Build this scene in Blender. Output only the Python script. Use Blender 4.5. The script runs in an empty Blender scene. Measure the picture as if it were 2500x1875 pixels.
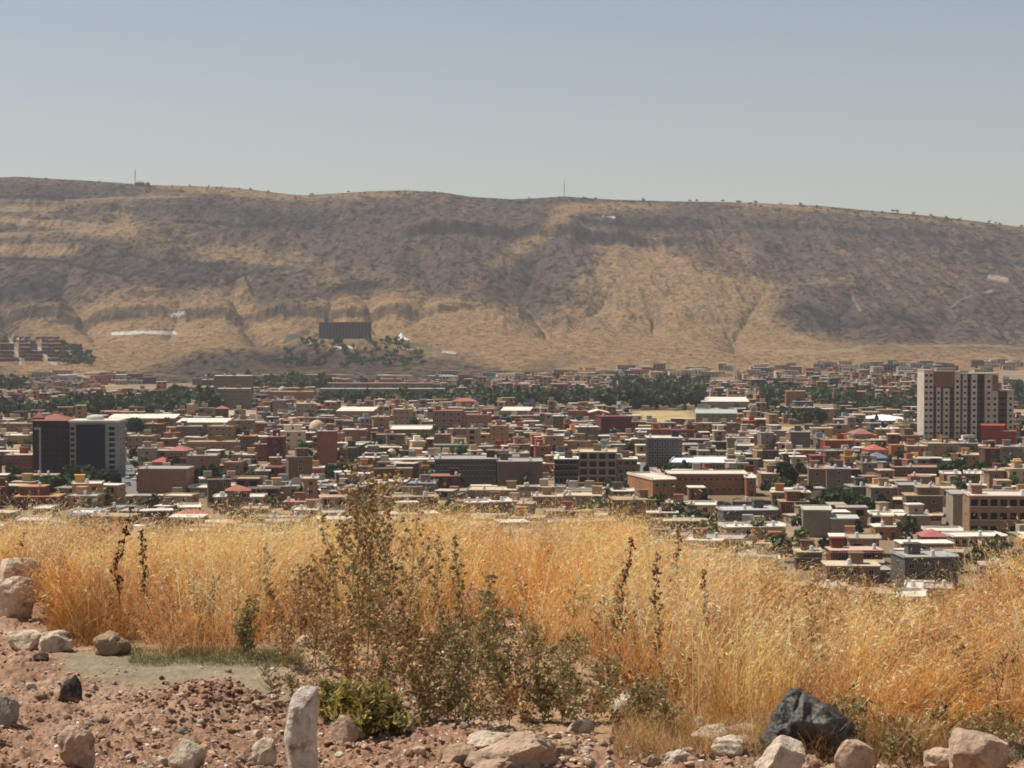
import bpy, math, random
import numpy as np
from mathutils import Vector, Matrix
R = math.radians
random.seed(7)
rng = np.random.default_rng(11)
S = bpy.context.scene
COL = S.collection

# ------------------------------------------------------------------ camera
F = 5013.0                       # focal length in photo pixels (photo 2500 x 1875)
EYE = 61.7
PITCH = math.atan(143.5 / F)
cam = bpy.data.cameras.new('camera')
cam.sensor_width = 36.0
cam.lens = 36.0 * F / 2500.0
cam.clip_start = 0.3
cam.clip_end = 30000
co = bpy.data.objects.new('camera', cam)
COL.objects.link(co)
co.location = (0, 0, EYE)
co.rotation_euler = (math.pi / 2 - PITCH, 0, 0)
S.camera = co

# ------------------------------------------------------------------ world and sun
SUN_AZ = R(70)                   # to the left of the view direction
SUN_EL = R(60)
W = bpy.data.worlds.new('World')
S.world = W
W.use_nodes = True
nt = W.node_tree
bg = nt.nodes['Background']
sky = nt.nodes.new('ShaderNodeTexSky')
sky.sky_type = 'NISHITA'
sky.sun_disc = False
sky.sun_elevation = SUN_EL
sky.sun_rotation = -SUN_AZ
sky.air_density = 1.0
sky.dust_density = 0.5
sky.ozone_density = 1.0
hsv = nt.nodes.new('ShaderNodeHueSaturation')
hsv.inputs['Saturation'].default_value = 0.8
nt.links.new(sky.outputs[0], hsv.inputs['Color'])
wb = nt.nodes.new('ShaderNodeMix'); wb.data_type = 'RGBA'; wb.blend_type = 'MULTIPLY'; wb.inputs[0].default_value = 1
wb.inputs[7].default_value = (1.15, 1.07, 1.02, 1)          # the camera's white balance
nt.links.new(hsv.outputs[0], wb.inputs[6])
nt.links.new(wb.outputs[2], bg.inputs['Color'])
bg.inputs['Strength'].default_value = 0.06
sl = bpy.data.lights.new('sun', 'SUN')
sl.energy = 4.2
sl.angle = R(0.5)
sl.color = (1.0, 0.93, 0.82)
so = bpy.data.objects.new('sun', sl)
COL.objects.link(so)
svec = Vector((-math.sin(SUN_AZ) * math.cos(SUN_EL), math.cos(SUN_AZ) * math.cos(SUN_EL), math.sin(SUN_EL)))
so.rotation_euler = svec.to_track_quat('Z', 'Y').to_euler()
so.location = (0, 0, 300)
S.view_settings.view_transform = 'Standard'
S.view_settings.look = 'None'
S.view_settings.exposure = 0.42
S.view_settings.gamma = 1
S.render.engine = 'CYCLES'
S.cycles.volume_bounces = 1
S.cycles.max_bounces = 6
HAZE = 0.000044
S.cycles.filter_width = 1.8

# ------------------------------------------------------------------ pixel <-> world
def ray(X, Y):
    a, b = (X - 1250.0), (937.5 - Y)
    return Vector((a, F * math.cos(PITCH) + b * math.sin(PITCH), -F * math.sin(PITCH) + b * math.cos(PITCH)))
def gp(X, Y, z=0.0):
    """point of the level z seen at photo pixel X, Y"""
    r = ray(X, Y)
    t = (z - EYE) / r.z
    return Vector((r.x * t, r.y * t, z))
def zat(Y, d):
    """height at depth d seen at photo row Y"""
    r = ray(1250, Y)
    return EYE + r.z * d / r.y
def pix(p):
    dx, dy, dz = p[0], p[1], p[2] - EYE
    f = dy * math.cos(PITCH) - dz * math.sin(PITCH)
    u = dy * math.sin(PITCH) + dz * math.cos(PITCH)
    return 1250 + F * dx / f, 937.5 - F * u / f

# ------------------------------------------------------------------ noise
def _h(ix, iy, s):
    n = (ix.astype(np.int64) * 374761393 + iy.astype(np.int64) * 668265263 + s * 1442695041) & 0x7fffffff
    n = (n ^ (n >> 13)) * 1274126177 & 0x7fffffff
    n = (n ^ (n >> 16)) & 0xffffff
    return n / float(0xffffff)
def vn(x, y, s=0):
    x = np.asarray(x, float); y = np.asarray(y, float)
    ix, iy = np.floor(x), np.floor(y)
    fx, fy = x - ix, y - iy
    fx = fx * fx * fx * (fx * (fx * 6 - 15) + 10); fy = fy * fy * fy * (fy * (fy * 6 - 15) + 10)
    a, b = _h(ix, iy, s), _h(ix + 1, iy, s)
    c, d = _h(ix, iy + 1, s), _h(ix + 1, iy + 1, s)
    return (a + (b - a) * fx) * (1 - fy) + (c + (d - c) * fx) * fy
def fbm(x, y, s=0, o=5, g=0.5):
    r, a, t = 0, 1.0, 0
    for k in range(o):
        r = r + a * vn(x * 2 ** k + 17.3 * k, y * 2 ** k - 9.1 * k, s + k); t += a; a *= g
    return r / t
def ridged(x, y, s=0, o=4, g=0.5):
    r, a, t = 0, 1.0, 0
    for k in range(o):
        r = r + a * (1 - np.abs(2 * vn(x * 2 ** k + 5.3 * k, y * 2 ** k + 3.1 * k, s + k) - 1)); t += a; a *= g
    return r / t
def sstep(a, b, x):
    t = np.clip((x - a) / (b - a), 0, 1)
    return t * t * (3 - 2 * t)

# ------------------------------------------------------------------ object helpers
def tag(o, label=None, cat=None, group=None, kind=None):
    if label: o['label'] = label
    if cat: o['category'] = cat
    if group: o['group'] = group
    if kind: o['kind'] = kind
    return o
def empty(name, loc, rz=0.0):
    o = bpy.data.objects.new(name, None)
    o.empty_display_size = 0.5
    COL.objects.link(o)
    o.location = loc
    o.rotation_euler = (0, 0, rz)
    return o
def link(name, me, parent=None):
    o = bpy.data.objects.new(name, me)
    COL.objects.link(o)
    if parent: o.parent = parent
    return o
def npmesh(name, V, Q, mat, C=None, smooth=False, n=None):
    """mesh from numpy: V (k,3), Q (m,4) or (m,3), C per vertex colour"""
    me = bpy.data.meshes.new(name)
    V = np.asarray(V, np.float32); Q = np.asarray(Q, np.int32)
    m, k = Q.shape
    me.vertices.add(len(V)); me.vertices.foreach_set('co', V.ravel())
    me.loops.add(m * k); me.loops.foreach_set('vertex_index', Q.ravel())
    me.polygons.add(m)
    me.polygons.foreach_set('loop_start', np.arange(0, m * k, k, dtype=np.int32))
    me.polygons.foreach_set('loop_total', np.full(m, k, np.int32))
    me.polygons.foreach_set('use_smooth', np.full(m, smooth, bool))
    me.update(calc_edges=True)
    if C is not None:
        at = me.color_attributes.new('Col', 'FLOAT_COLOR', 'POINT')
        C4 = np.ones((len(V), 4), np.float32); C4[:, :3] = C
        at.data.foreach_set('color', C4.ravel())
    me.materials.append(mat)
    return me
class MB:
    """collects boxes, prisms, tubes for ONE mesh"""
    def __init__(s): s.v = []; s.f = []; s.m = []; s.c = []; s.cc = (1, 1, 1)
    def add(s, vs, fs, m=0):
        b = len(s.v); s.v += [tuple(p) for p in vs]; s.c += [s.cc] * len(vs)
        for f in fs: s.f.append(tuple(i + b for i in f)); s.m.append(m)
        return s
    def box(s, x0, x1, y0, y1, z0, z1, m=0, M=None):
        vs = [(x0, y0, z0), (x1, y0, z0), (x1, y1, z0), (x0, y1, z0), (x0, y0, z1), (x1, y0, z1), (x1, y1, z1), (x0, y1, z1)]
        if M is not None: vs = [M @ Vector(p) for p in vs]
        return s.add(vs, [(0, 3, 2, 1), (4, 5, 6, 7), (0, 1, 5, 4), (1, 2, 6, 5), (2, 3, 7, 6), (3, 0, 4, 7)], m)
    def cyl(s, x, y, z0, z1, r, n=10, r1=None, m=0):
        r1 = r if r1 is None else r1
        vs = [(x + r * math.cos(2 * math.pi * i / n), y + r * math.sin(2 * math.pi * i / n), z0) for i in range(n)]
        vs += [(x + r1 * math.cos(2 * math.pi * i / n), y + r1 * math.sin(2 * math.pi * i / n), z1) for i in range(n)]
        fs = [(i, (i + 1) % n, n + (i + 1) % n, n + i) for i in range(n)] + [tuple(range(n - 1, -1, -1)), tuple(range(n, 2 * n))]
        return s.add(vs, fs, m)
    def hip(s, x0, x1, y0, y1, z0, z1, m=0, ridge=0.35):
        w = x1 - x0; dd = y1 - y0; cy = (y0 + y1) / 2; r = min(w, dd) * 0.499
        if w >= dd: a, b = (x0 + r, cy, z1), (x1 - r, cy, z1)
        else: a, b = ((x0 + x1) / 2, y0 + r, z1), ((x0 + x1) / 2, y1 - r, z1)
        vs = [(x0, y0, z0), (x1, y0, z0), (x1, y1, z0), (x0, y1, z0), a, b]
        if w >= dd: fs = [(0, 1, 5, 4), (1, 2, 5), (2, 3, 4, 5), (3, 0, 4), (3, 2, 1, 0)]
        else: fs = [(0, 1, 4), (1, 2, 5, 4), (2, 3, 5), (3, 0, 4, 5), (3, 2, 1, 0)]
        return s.add(vs, fs, m)
    def gable(s, x0, x1, y0, y1, z0, z1, m=0, th=0.15):
        cx = (x0 + x1) / 2
        vs = []
        for y in (y0, y1):
            vs += [(x0, y, z0), (cx, y, z1), (x1, y, z0), (x1, y, z0 - th), (cx, y, z1 - th), (x0, y, z0 - th)]
        fs = [(0, 1, 4, 5), (1, 2, 3, 4), (6, 11, 10, 7), (7, 10, 9, 8), (0, 6, 7, 1), (1, 7, 8, 2), (5, 4, 10, 11), (4, 3, 9, 10), (0, 5, 11, 6), (2, 8, 9, 3)]
        return s.add(vs, fs, m)
    def dome(s, x, y, z, r, h, n=16, k=6, m=0):
        vs = []
        for j in range(k):
            a = math.pi / 2 * j / k
            for i in range(n):
                t = 2 * math.pi * i / n
                vs.append((x + r * math.cos(a) * math.cos(t), y + r * math.cos(a) * math.sin(t), z + h * math.sin(a)))
        vs.append((x, y, z + h))
        fs = [(j * n + i, j * n + (i + 1) % n, (j + 1) * n + (i + 1) % n, (j + 1) * n + i) for j in range(k - 1) for i in range(n)]
        fs += [((k - 1) * n + i, (k - 1) * n + (i + 1) % n, k * n) for i in range(n)]
        return s.add(vs, fs, m)
    def tube(s, pts, rad, n=5, m=0):
        base = []
        for i, p in enumerate(pts):
            p = Vector(p)
            t = (Vector(pts[min(i + 1, len(pts) - 1)]) - Vector(pts[max(i - 1, 0)]))
            if t.length < 1e-9: t = Vector((0, 0, 1))
            t.normalize()
            a = t.cross(Vector((0.31, 0.77, 0.2))).normalized(); b = t.cross(a)
            r = rad[i] if hasattr(rad, '__len__') else rad
            base.append([p + r * (math.cos(2 * math.pi * k / n) * a + math.sin(2 * math.pi * k / n) * b) for k in range(n)])
        vs = [q for ring in base for q in ring]
        fs = [(i * n + k, i * n + (k + 1) % n, (i + 1) * n + (k + 1) % n, (i + 1) * n + k) for i in range(len(pts) - 1) for k in range(n)]
        fs += [tuple(range(n - 1, -1, -1)), tuple(range((len(pts) - 1) * n, len(pts) * n))]
        return s.add(vs, fs, m)
    def mesh(s, name, mats, smooth=False, colour=False):
        me = bpy.data.meshes.new(name)
        me.from_pydata(s.v, [], s.f)
        for mt in (mats if isinstance(mats, (list, tuple)) else [mats]): me.materials.append(mt)
        me.polygons.foreach_set('material_index', s.m)
        if smooth: me.polygons.foreach_set('use_smooth', [True] * len(s.f))
        if colour:
            at = me.color_attributes.new('Col', 'FLOAT_COLOR', 'POINT')
            C4 = np.ones((len(s.v), 4), np.float32); C4[:, :3] = np.array(s.c)
            at.data.foreach_set('color', C4.ravel())
        me.update()
        return me
    def build(s, name, mats, parent=None, color=None, smooth=False, colour=False):
        o = link(name, s.mesh(name, mats, smooth, colour), parent)
        if color: o.color = (*color, 1)
        return o

# ------------------------------------------------------------------ materials
def mat(name, base=(0.5, 0.5, 0.5), src=None, rough=0.85, spec=0.3, noise=None, bump=None, transl=0, metal=0):
    """src: None | 'object' (object colour) | 'attr' (colour attribute). noise: list of (scale, lo, hi, detail[, coords])"""
    m = bpy.data.materials.new(name); m.use_nodes = True
    t = m.node_tree; N = t.nodes; L = t.links
    p = N['Principled BSDF']
    p.inputs['Roughness'].default_value = rough
    p.inputs['Specular IOR Level'].default_value = spec
    p.inputs['Metallic'].default_value = metal
    if src == 'object':
        c = N.new('ShaderNodeObjectInfo').outputs['Color']
    elif src == 'attr':
        a = N.new('ShaderNodeVertexColor'); a.layer_name = 'Col'; c = a.outputs[0]
    else:
        r = N.new('ShaderNodeRGB'); r.outputs[0].default_value = (*base, 1); c = r.outputs[0]
    geo = N.new('ShaderNodeNewGeometry')
    for k, (sc, lo, hi, det, *st) in enumerate(noise or []):
        n = N.new('ShaderNodeTexNoise'); n.inputs['Scale'].default_value = sc; n.inputs['Detail'].default_value = det
        n.inputs['Roughness'].default_value = 0.6
        src_v = geo.outputs['Position']
        if st:
            mp = N.new('ShaderNodeMapping'); mp.inputs['Scale'].default_value = st[0]
            L.new(src_v, mp.inputs['Vector']); src_v = mp.outputs[0]
        L.new(src_v, n.inputs['Vector'])
        mr = N.new('ShaderNodeMapRange'); mr.inputs['From Min'].default_value = 0.3; mr.inputs['From Max'].default_value = 0.7
        mr.inputs['To Min'].default_value = lo; mr.inputs['To Max'].default_value = hi
        L.new(n.outputs['Fac'], mr.inputs['Value'])
        mx = N.new('ShaderNodeVectorMath'); mx.operation = 'SCALE'
        L.new(c, mx.inputs[0]); L.new(mr.outputs[0], mx.inputs['Scale'])
        c = mx.outputs[0]
    L.new(c, p.inputs['Base Color'])
    if bump:
        bn = N.new('ShaderNodeTexNoise'); bn.inputs['Scale'].default_value = bump[0]; bn.inputs['Detail'].default_value = 8
        bn.inputs['Roughness'].default_value = 0.65
        L.new(geo.outputs['Position'], bn.inputs['Vector'])
        b = N.new('ShaderNodeBump'); b.inputs['Distance'].default_value = bump[1]; b.inputs['Strength'].default_value = 1
        L.new(bn.outputs['Fac'], b.inputs['Height']); L.new(b.outputs[0], p.inputs['Normal'])
    if transl:
        tr = N.new('ShaderNodeBsdfTranslucent'); L.new(c, tr.inputs['Color'])
        mx = N.new('ShaderNodeMixShader'); mx.inputs[0].default_value = transl
        L.new(p.outputs[0], mx.inputs[1]); L.new(tr.outputs[0], mx.inputs[2])
        L.new(mx.outputs[0], N['Material Output'].inputs['Surface'])
    return m
def stain(m, colr, sc, lo, hi):
    t = m.node_tree; p = t.nodes['Principled BSDF']; src_ = p.inputs['Base Color'].links[0].from_socket
    g = t.nodes.new('ShaderNodeNewGeometry'); n = t.nodes.new('ShaderNodeTexNoise'); n.inputs['Scale'].default_value = sc; n.inputs['Detail'].default_value = 7; n.inputs['Roughness'].default_value = .65
    mr = t.nodes.new('ShaderNodeMapRange'); mr.inputs['From Min'].default_value = lo; mr.inputs['From Max'].default_value = hi
    mx = t.nodes.new('ShaderNodeMix'); mx.data_type = 'RGBA'; mx.inputs[7].default_value = (*colr, 1)
    t.links.new(g.outputs['Position'], n.inputs['Vector']); t.links.new(n.outputs['Fac'], mr.inputs['Value']); t.links.new(mr.outputs[0], mx.inputs[0]); t.links.new(src_, mx.inputs[6]); t.links.new(mx.outputs[2], p.inputs['Base Color'])
M = {}
M['plaster'] = mat('plaster', src='object', noise=[(0.12, 0.85, 1.12, 4), (1.1, 0.86, 1.1, 6, (1, 1, 0.3))])
M['slab'] = mat('roof_slab', src='object', noise=[(0.25, 0.8, 1.15, 5), (2.0, 0.9, 1.1, 3)])
M['tile'] = mat('roof_tile', src='object', noise=[(0.8, 0.8, 1.2, 4)], rough=0.7)
stain(M['plaster'], (.12, .09, .07), .55, .60, .80)
M['far'] = mat('far_house', src='attr', noise=[(0.15, 0.85, 1.15, 4)])
M['glass'] = mat('window_glass', base=(0.010, 0.010, 0.012), rough=0.35, spec=0.08)
M['blue_glass'] = mat('blue_glass', base=(0.006, 0.014, 0.026), rough=0.35, spec=0.05, noise=[(0.35, 0.7, 1.3, 2)])
M['frame'] = mat('window_frame', base=(0.5, 0.47, 0.42))
M['tank'] = mat('water_tank', base=(0.7, 0.7, 0.68), rough=0.45, noise=[(2, 0.9, 1.05, 2)])
M['white'] = mat('white_sheet', base=(0.74, 0.73, 0.70), rough=0.5, noise=[(0.3, 0.9, 1.04, 4)])
M['leaf'] = mat('tree_foliage', src='attr', rough=0.7, transl=0.25)
M['bark'] = mat('bark', base=(0.12, 0.085, 0.06))
M['metal'] = mat('mast_metal', base=(0.25, 0.25, 0.26), rough=0.5)
M['asphalt'] = mat('asphalt', base=(0.16, 0.15, 0.14), noise=[(0.5, 0.85, 1.15, 4)])
M['paint'] = mat('car_paint', src='object', rough=0.3, spec=0.5)
M['tyre'] = mat('tyre', base=(0.02, 0.02, 0.02))
M['mount'] = mat('mountain_land', src='attr', rough=1, spec=0.0, noise=[(0.012, 0.9, 1.1, 6), (0.075, 0.66, 1.28, 5), (0.3, 0.75, 1.2, 2)], bump=(0.03, 9.0))
M['land'] = mat('city_land', src='attr', rough=1, spec=0.0, noise=[(0.02, 0.8, 1.2, 6), (0.4, 0.85, 1.15, 4)])
M['soil'] = mat('near_soil', src='attr', rough=1, spec=0.05, noise=[(3, 0.85, 1.15, 5), (38, 0.75, 1.25, 6)], bump=(60, 0.012))
M['stone'] = mat('stone', src='object', rough=0.95, spec=0.1, noise=[(9, 0.72, 1.15, 5), (50, 0.8, 1.15, 6)], bump=(34, 0.022))
stain(M['stone'], (.30, .19, .12), 12, .52, .66)
M['pebble'] = mat('pebble', src='attr', rough=0.95, spec=0.1, noise=[(60, 0.85, 1.15, 3)], bump=(120, 0.003))
M['straw'] = mat('dry_grass', src='attr', rough=0.75, spec=0.2, transl=0.38)
M['weed'] = mat('weed_leaf', src='attr', rough=0.8, spec=0.15, transl=0.25)

# ================================================================== MOUNTAIN
ridX = [-1800, -900, 0, 45, 250, 360, 480, 560, 620, 700, 740, 800, 900, 990, 1080, 1150, 1250, 1330, 1377, 1500, 1640, 1800, 2000, 2150, 2300, 2500, 3400, 4300]
ridY = [480, 455, 434, 432, 444, 452, 455, 458, 464, 474, 477, 474, 468, 465, 470, 481, 487, 483, 480, 488, 492, 494, 503, 515, 530, 556, 660, 700]
footX = [-1800, 1100, 1500, 1900, 2200, 2500, 4300]
footD = [2180, 2180, 2330, 2500, 2620, 2800, 3000]
PS = [0, .15, .29, .40, .5, .60, .67, .75, .80, .90, 1.0]
PZ = [0, .035, .10, .165, .26, .38, .48, .60, .69, .85, 1.0]
def gully(Xp, s, pts, wid, dep):
    """V-cut along a line of (photo column, s)"""
    ss = [p[1] for p in pts]; xx = [p[0] for p in pts]
    c = np.interp(s, ss, xx)
    env = sstep(ss[0] - 0.06, ss[0] + 0.04, s) * (1 - sstep(ss[-1] - 0.12, ss[-1] + 0.03, s))
    return -.75 * dep * env * np.exp(-np.abs(Xp - c) / wid)
GUL = [([(1350, .36), (1330, .45), (1270, .58), (1330, .8)], 55, 42), ([(1340, .36), (1450, .5), (1520, .66)], 26, 16),
       ([(640, .30), (610, .42), (560, .55), (600, .72)], 38, 30), ([(250, .32), (210, .45), (150, .58), (190, .7)], 45, 30),
       ([(60, .28), (30, .4), (-20, .55)], 40, 32), ([(760, .33), (810, .48), (800, .62)], 32, 24), ([(1000, .42), (1060, .55), (1020, .75)], 36, 18),
       ([(1590, .38), (1600, .5), (1650, .62)], 30, 20), ([(1800, .25), (1790, .4), (1840, .55), (1900, .7)], 40, 26),
       ([(2060, .36), (2050, .48), (2120, .62)], 36, 26), ([(2260, .38), (2330, .55)], 44, 24), ([(2480, .34), (2430, .5)], 40, 24),
       ([(410, .36), (440, .5), (420, .6)], 30, 22), ([(920, .36), (900, .5), (930, .62)], 28, 18)]
def mountain(Xp, d):
    x = (Xp - 1250) / F * d
    rY = np.interp(Xp, ridX, ridY)
    dr = 4600 + 120 * np.sin(x / 700.0) 
    zr = EYE + (794 - rY) / F * dr
    df = np.interp(Xp, footX, footD)
    s = (d - df) / (dr - df)
    wob = 0.05 * (fbm(x / 260.0, d / 500.0, 3, 4) - 0.5) * np.clip(s * 4, 0, 1) * np.clip((1 - s) * 5, 0, 1)
    z = zr * np.interp(s + wob, PS, PZ)
    z = np.where(s > 1, zr * (1 - 1.6 * (s - 1)), z)
    z = np.where(s < 0, 0, z)
    mid = sstep(.22, .42, s) * (1 - sstep(.72, .98, s))
    # ravines running down the slope, spurs between them
    wx = x + 120 * (fbm(x / 400, d / 400, 21, 3) - .5)
    z = z + mid * 25 * (ridged(wx / 240.0, d / 1100.0, 5, 4, .5) - .62)
    z = z + sstep(.3, .5, s) * (1 - sstep(.9, 1, s)) * 15 * (ridged(x / 85.0, d / 420.0, 9, 3) - .6)
    z = z + sstep(.25, .45, s) * (1 - sstep(.9, 1, s)) * 7 * (ridged(x / 27.0 + .3 * fbm(x / 60, d / 60, 14, 2), d / 130.0, 12, 3, .6) - .6)
    for pts, w, dp in GUL: z = z + gully(Xp, s, pts, w, dp)
    # rock ledges
    lx = x / 330.0
    for k, (s0, amp, seed) in enumerate([(.47, 20, 31), (.53, 18, 32), (.585, 16, 33), (.80, 26, 34), (.87, 14, 35)]):
        sh = s0 + .05 * (fbm(lx, lx * 0 + k, seed, 4) - .5)
        act = sstep(.42, .62, fbm(lx * .8 + 11 * k, lx * 0 + 2.2, seed + 40, 3))
        if k < 3: act = act * (0.25 + 0.75 * (1 - sstep(900, 1300, Xp)))
        z = z + act * amp * (sstep(sh - .008, sh + .004, s) - sstep(sh - .06, sh + .11, s))
    z = z + sstep(0, .12, s) * (1 - sstep(.95, 1.0, s)) * 7 * (fbm(x / 45, d / 60, 55, 4) - .5)
    # plateau that carries the hotel, and the brown mound beside it
    h1 = 39 * np.exp(-(np.maximum(np.abs(Xp - 850) - 110, 0) / 90.0) ** 2) * sstep(2470, 2660, d + 60 * (fbm(x / 70, d / 70, 66, 3) - .5)) * (1 - sstep(2900, 3200, d))
    h2 = 30 * np.exp(-(np.maximum(np.abs(Xp - 530) - 60, 0) / 80.0) ** 2) * sstep(2360, 2560, d) * (1 - sstep(2600, 2850, d))
    h3 = 34 * (1 - sstep(150, 330, Xp)) * sstep(2420, 2680, d) * (1 - sstep(2850, 3100, d))
    pl = np.maximum(np.maximum(h1, h2), h3)
    z = np.maximum(z, pl) + 0.15 * np.minimum(z, pl)
    return z, s
def mz(X, d): return float(mountain(np.array([float(X)]), np.array([float(d)]))[0][0])
def on_mountain(X, Y, d0=2150, d1=4800):
    """walk along the sight line of a photo pixel until it meets the mountain"""
    ds = np.linspace(d0, d1, 2200)
    r = ray(X, Y)
    zz = EYE + r.z / r.y * ds
    g, _ = mountain(np.full_like(ds, X), ds)
    hit = np.nonzero(g >= zz)[0]
    i = hit[0] if len(hit) else len(ds) - 1
    return Vector((r.x / r.y * ds[i], ds[i], g[i])), ds[i]

colsX = np.concatenate([np.linspace(-1800, -80, 60)[:-1], np.arange(-80, 2580, 2.6), np.linspace(2580, 4300, 60)])
rowsD = np.concatenate([np.linspace(2140, 3000, 130)[:-1], np.linspace(3000, 4700, 400), np.linspace(4720, 5600, 12)])
XX, DD = np.meshgrid(colsX, rowsD)
ZZ, SS = mountain(XX, DD)
ZZ = np.where(DD < 2175, -2.0, ZZ) - 0.6 * (1 - sstep(0, .01, SS))
WX = (XX - 1250) / F * DD
phi = np.arctan2(ZZ - EYE, DD)
SY = 937.5 - F * np.tan(phi + PITCH)
# --- land cover: straw-coloured slopes, grey scrub, bare rock, cliff shade painted in
def blob(X0, Y0, rx, ry, a=0.0):
    c, s_ = math.cos(a), math.sin(a)
    u = ((XX - X0) * c + (SY - Y0) * s_) / rx; v = (-(XX - X0) * s_ + (SY - Y0) * c) / ry
    return np.exp(-(u * u + v * v) ** 1.5)
n1 = fbm(WX / 140, DD / 220, 71, 6, .55); n2 = fbm(WX / 34, DD / 60, 72, 5, .6); n3 = fbm(WX / 420, DD / 600, 73, 3)
tan_ = 0.18 + 0 * XX
for b in [(1250, 830, 430, 75, 0.05, .95), (1080, 775, 240, 40, .1, .7), (1640, 740, 260, 110, .0, .8), (1560, 650, 130, 70, .3, .45), (1560, 805, 150, 45, 0, .45),
          (1900, 870, 420, 60, 0.03, .75), (1760, 790, 280, 70, .35, .55), (2330, 880, 330, 30, 0.05, .8), (1800, 705, 110, 25, 0.1, .4),
          (1280, 600, 190, 24, -.62, .5), (480, 800, 330, 60, 0, .55), (560, 730, 90, 80, 0, .40), (180, 780, 330, 70, 0, .40), (350, 720, 160, 70, 0, .30),
          (80, 610, 110, 16, 0, .7), (580, 620, 190, 25, .1, .5), (120, 880, 180, 40, .1, .75), (330, 850, 150, 60, 0, .6), (900, 700, 260, 50, .1, .35),
          (560, 465, 240, 14, .1, .55), (880, 475, 200, 10, 0, .5), (1480, 505, 160, 12, 0, .5), (2100, 520, 500, 8, .09, .5),
          (60, 505, 90, 10, 0, .8), (90, 545, 260, 8, .12, .7), (270, 560, 60, 18, 0, .6), (310, 520, 26, 30, .5, .6), (20, 575, 160, 7, -.05, .5), (250, 490, 220, 7, -.08, .5)]:
    tan_ = tan_ + b[5] * blob(*b[:5])
tan_ = np.clip(tan_ + 0.75 * (n1 - .5) + 0.5 * (n2 - .5) + .3 * (n3 - .5), 0, 1)
tan_ = sstep(.12, .85, tan_)
scrub = np.array([.085, .064, .052]); straw = np.array([.212, .138, .074]); olive = np.array([.17, .14, .10])
Cm = scrub + tan_[..., None] * (straw - scrub)
dark = 0 * XX  # dark rock and brown ground; shade of the cliff bands painted in too
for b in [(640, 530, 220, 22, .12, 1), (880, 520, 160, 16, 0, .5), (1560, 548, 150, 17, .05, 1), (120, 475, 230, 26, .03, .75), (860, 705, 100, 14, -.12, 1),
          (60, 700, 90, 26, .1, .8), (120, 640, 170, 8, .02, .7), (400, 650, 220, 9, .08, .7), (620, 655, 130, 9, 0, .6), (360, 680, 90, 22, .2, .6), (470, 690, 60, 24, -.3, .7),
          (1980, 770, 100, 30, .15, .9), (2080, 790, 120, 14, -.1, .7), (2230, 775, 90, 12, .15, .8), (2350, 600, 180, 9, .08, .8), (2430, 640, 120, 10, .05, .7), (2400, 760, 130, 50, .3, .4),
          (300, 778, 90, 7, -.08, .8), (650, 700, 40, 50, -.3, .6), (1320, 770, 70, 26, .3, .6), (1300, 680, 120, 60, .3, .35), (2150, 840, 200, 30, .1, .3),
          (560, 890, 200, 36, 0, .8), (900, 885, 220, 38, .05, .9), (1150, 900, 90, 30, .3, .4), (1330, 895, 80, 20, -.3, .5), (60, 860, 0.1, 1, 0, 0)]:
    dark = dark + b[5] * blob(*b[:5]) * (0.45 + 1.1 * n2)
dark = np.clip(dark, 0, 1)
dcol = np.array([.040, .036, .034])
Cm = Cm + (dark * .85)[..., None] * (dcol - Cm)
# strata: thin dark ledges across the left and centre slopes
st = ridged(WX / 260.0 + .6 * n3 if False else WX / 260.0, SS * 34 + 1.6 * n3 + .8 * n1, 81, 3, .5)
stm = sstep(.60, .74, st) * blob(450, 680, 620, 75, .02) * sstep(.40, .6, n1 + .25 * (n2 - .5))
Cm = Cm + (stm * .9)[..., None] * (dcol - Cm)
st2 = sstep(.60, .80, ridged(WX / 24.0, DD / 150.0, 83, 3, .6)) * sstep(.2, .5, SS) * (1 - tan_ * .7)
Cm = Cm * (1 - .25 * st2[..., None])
# dotted bushes
spots = sstep(.56, .66, fbm(WX / 9.0, DD / 16.0, 91, 3, .6)) * (1 - .75 * sstep(.6, 1.0, tan_))
Cm = Cm * (1 - .68 * spots[..., None])
spots2 = sstep(.60, .70, fbm(WX / 4.2, DD / 9.0, 93, 2, .6))
Cm = Cm * (1.18 - .56 * spots2[..., None])
# bare steep rock reads grey
gy, gx = np.gradient(ZZ, axis=0) / np.gradient(DD, axis=0), np.gradient(ZZ, axis=1) / np.maximum(np.gradient(WX, axis=1), .1)
steep = sstep(.55, 1.1, np.hypot(gx, gy))
Cm = Cm + (.55 * steep)[..., None] * (np.array([.062, .055, .050]) - Cm)
def paint(pts, wpx, colr, amt=1.0):
    """strip of colour along the slope: ground, road, green, rock bands with painted shade"""
    global Cm
    pts = np.array(pts, float)
    best = np.full(XX.shape, 1e9)
    for a, b in zip(pts[:-1], pts[1:]):
        ab = b - a; t = np.clip(((XX - a[0]) * ab[0] + (SY - a[1]) * ab[1]) / (ab @ ab), 0, 1)
        best = np.minimum(best, np.hypot(XX - a[0] - t * ab[0], SY - a[1] - t * ab[1]))
    k = (1 - sstep(wpx * .6, wpx * 1.2, best + 8 * (n2 - .5) + 5 * (n1 - .5))) * amt
    Cm = Cm + k[..., None] * (np.array(colr) - Cm)
chalk = (.50, .46, .40)
paint([(275, 814), (345, 812), (428, 813)], 5.5, chalk)
paint([(412, 769), (450, 766)], 3.2, chalk)
paint([(412, 769), (500, 705)], 3, (0.205, 0.167, 0.118), .6)
paint([(1470, 528), (1500, 530)], 3.0, chalk, .9)
paint([(2415, 676), (2455, 683)], 6, (0.260, 0.205, 0.161), .9)
paint([(520, 788), (600, 786), (655, 795)], 4, (0.285, 0.167, 0.112), .8)
paint([(400, 800), (560, 806), (600, 800)], 3, (0.260, 0.167, 0.112), .7)
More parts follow.
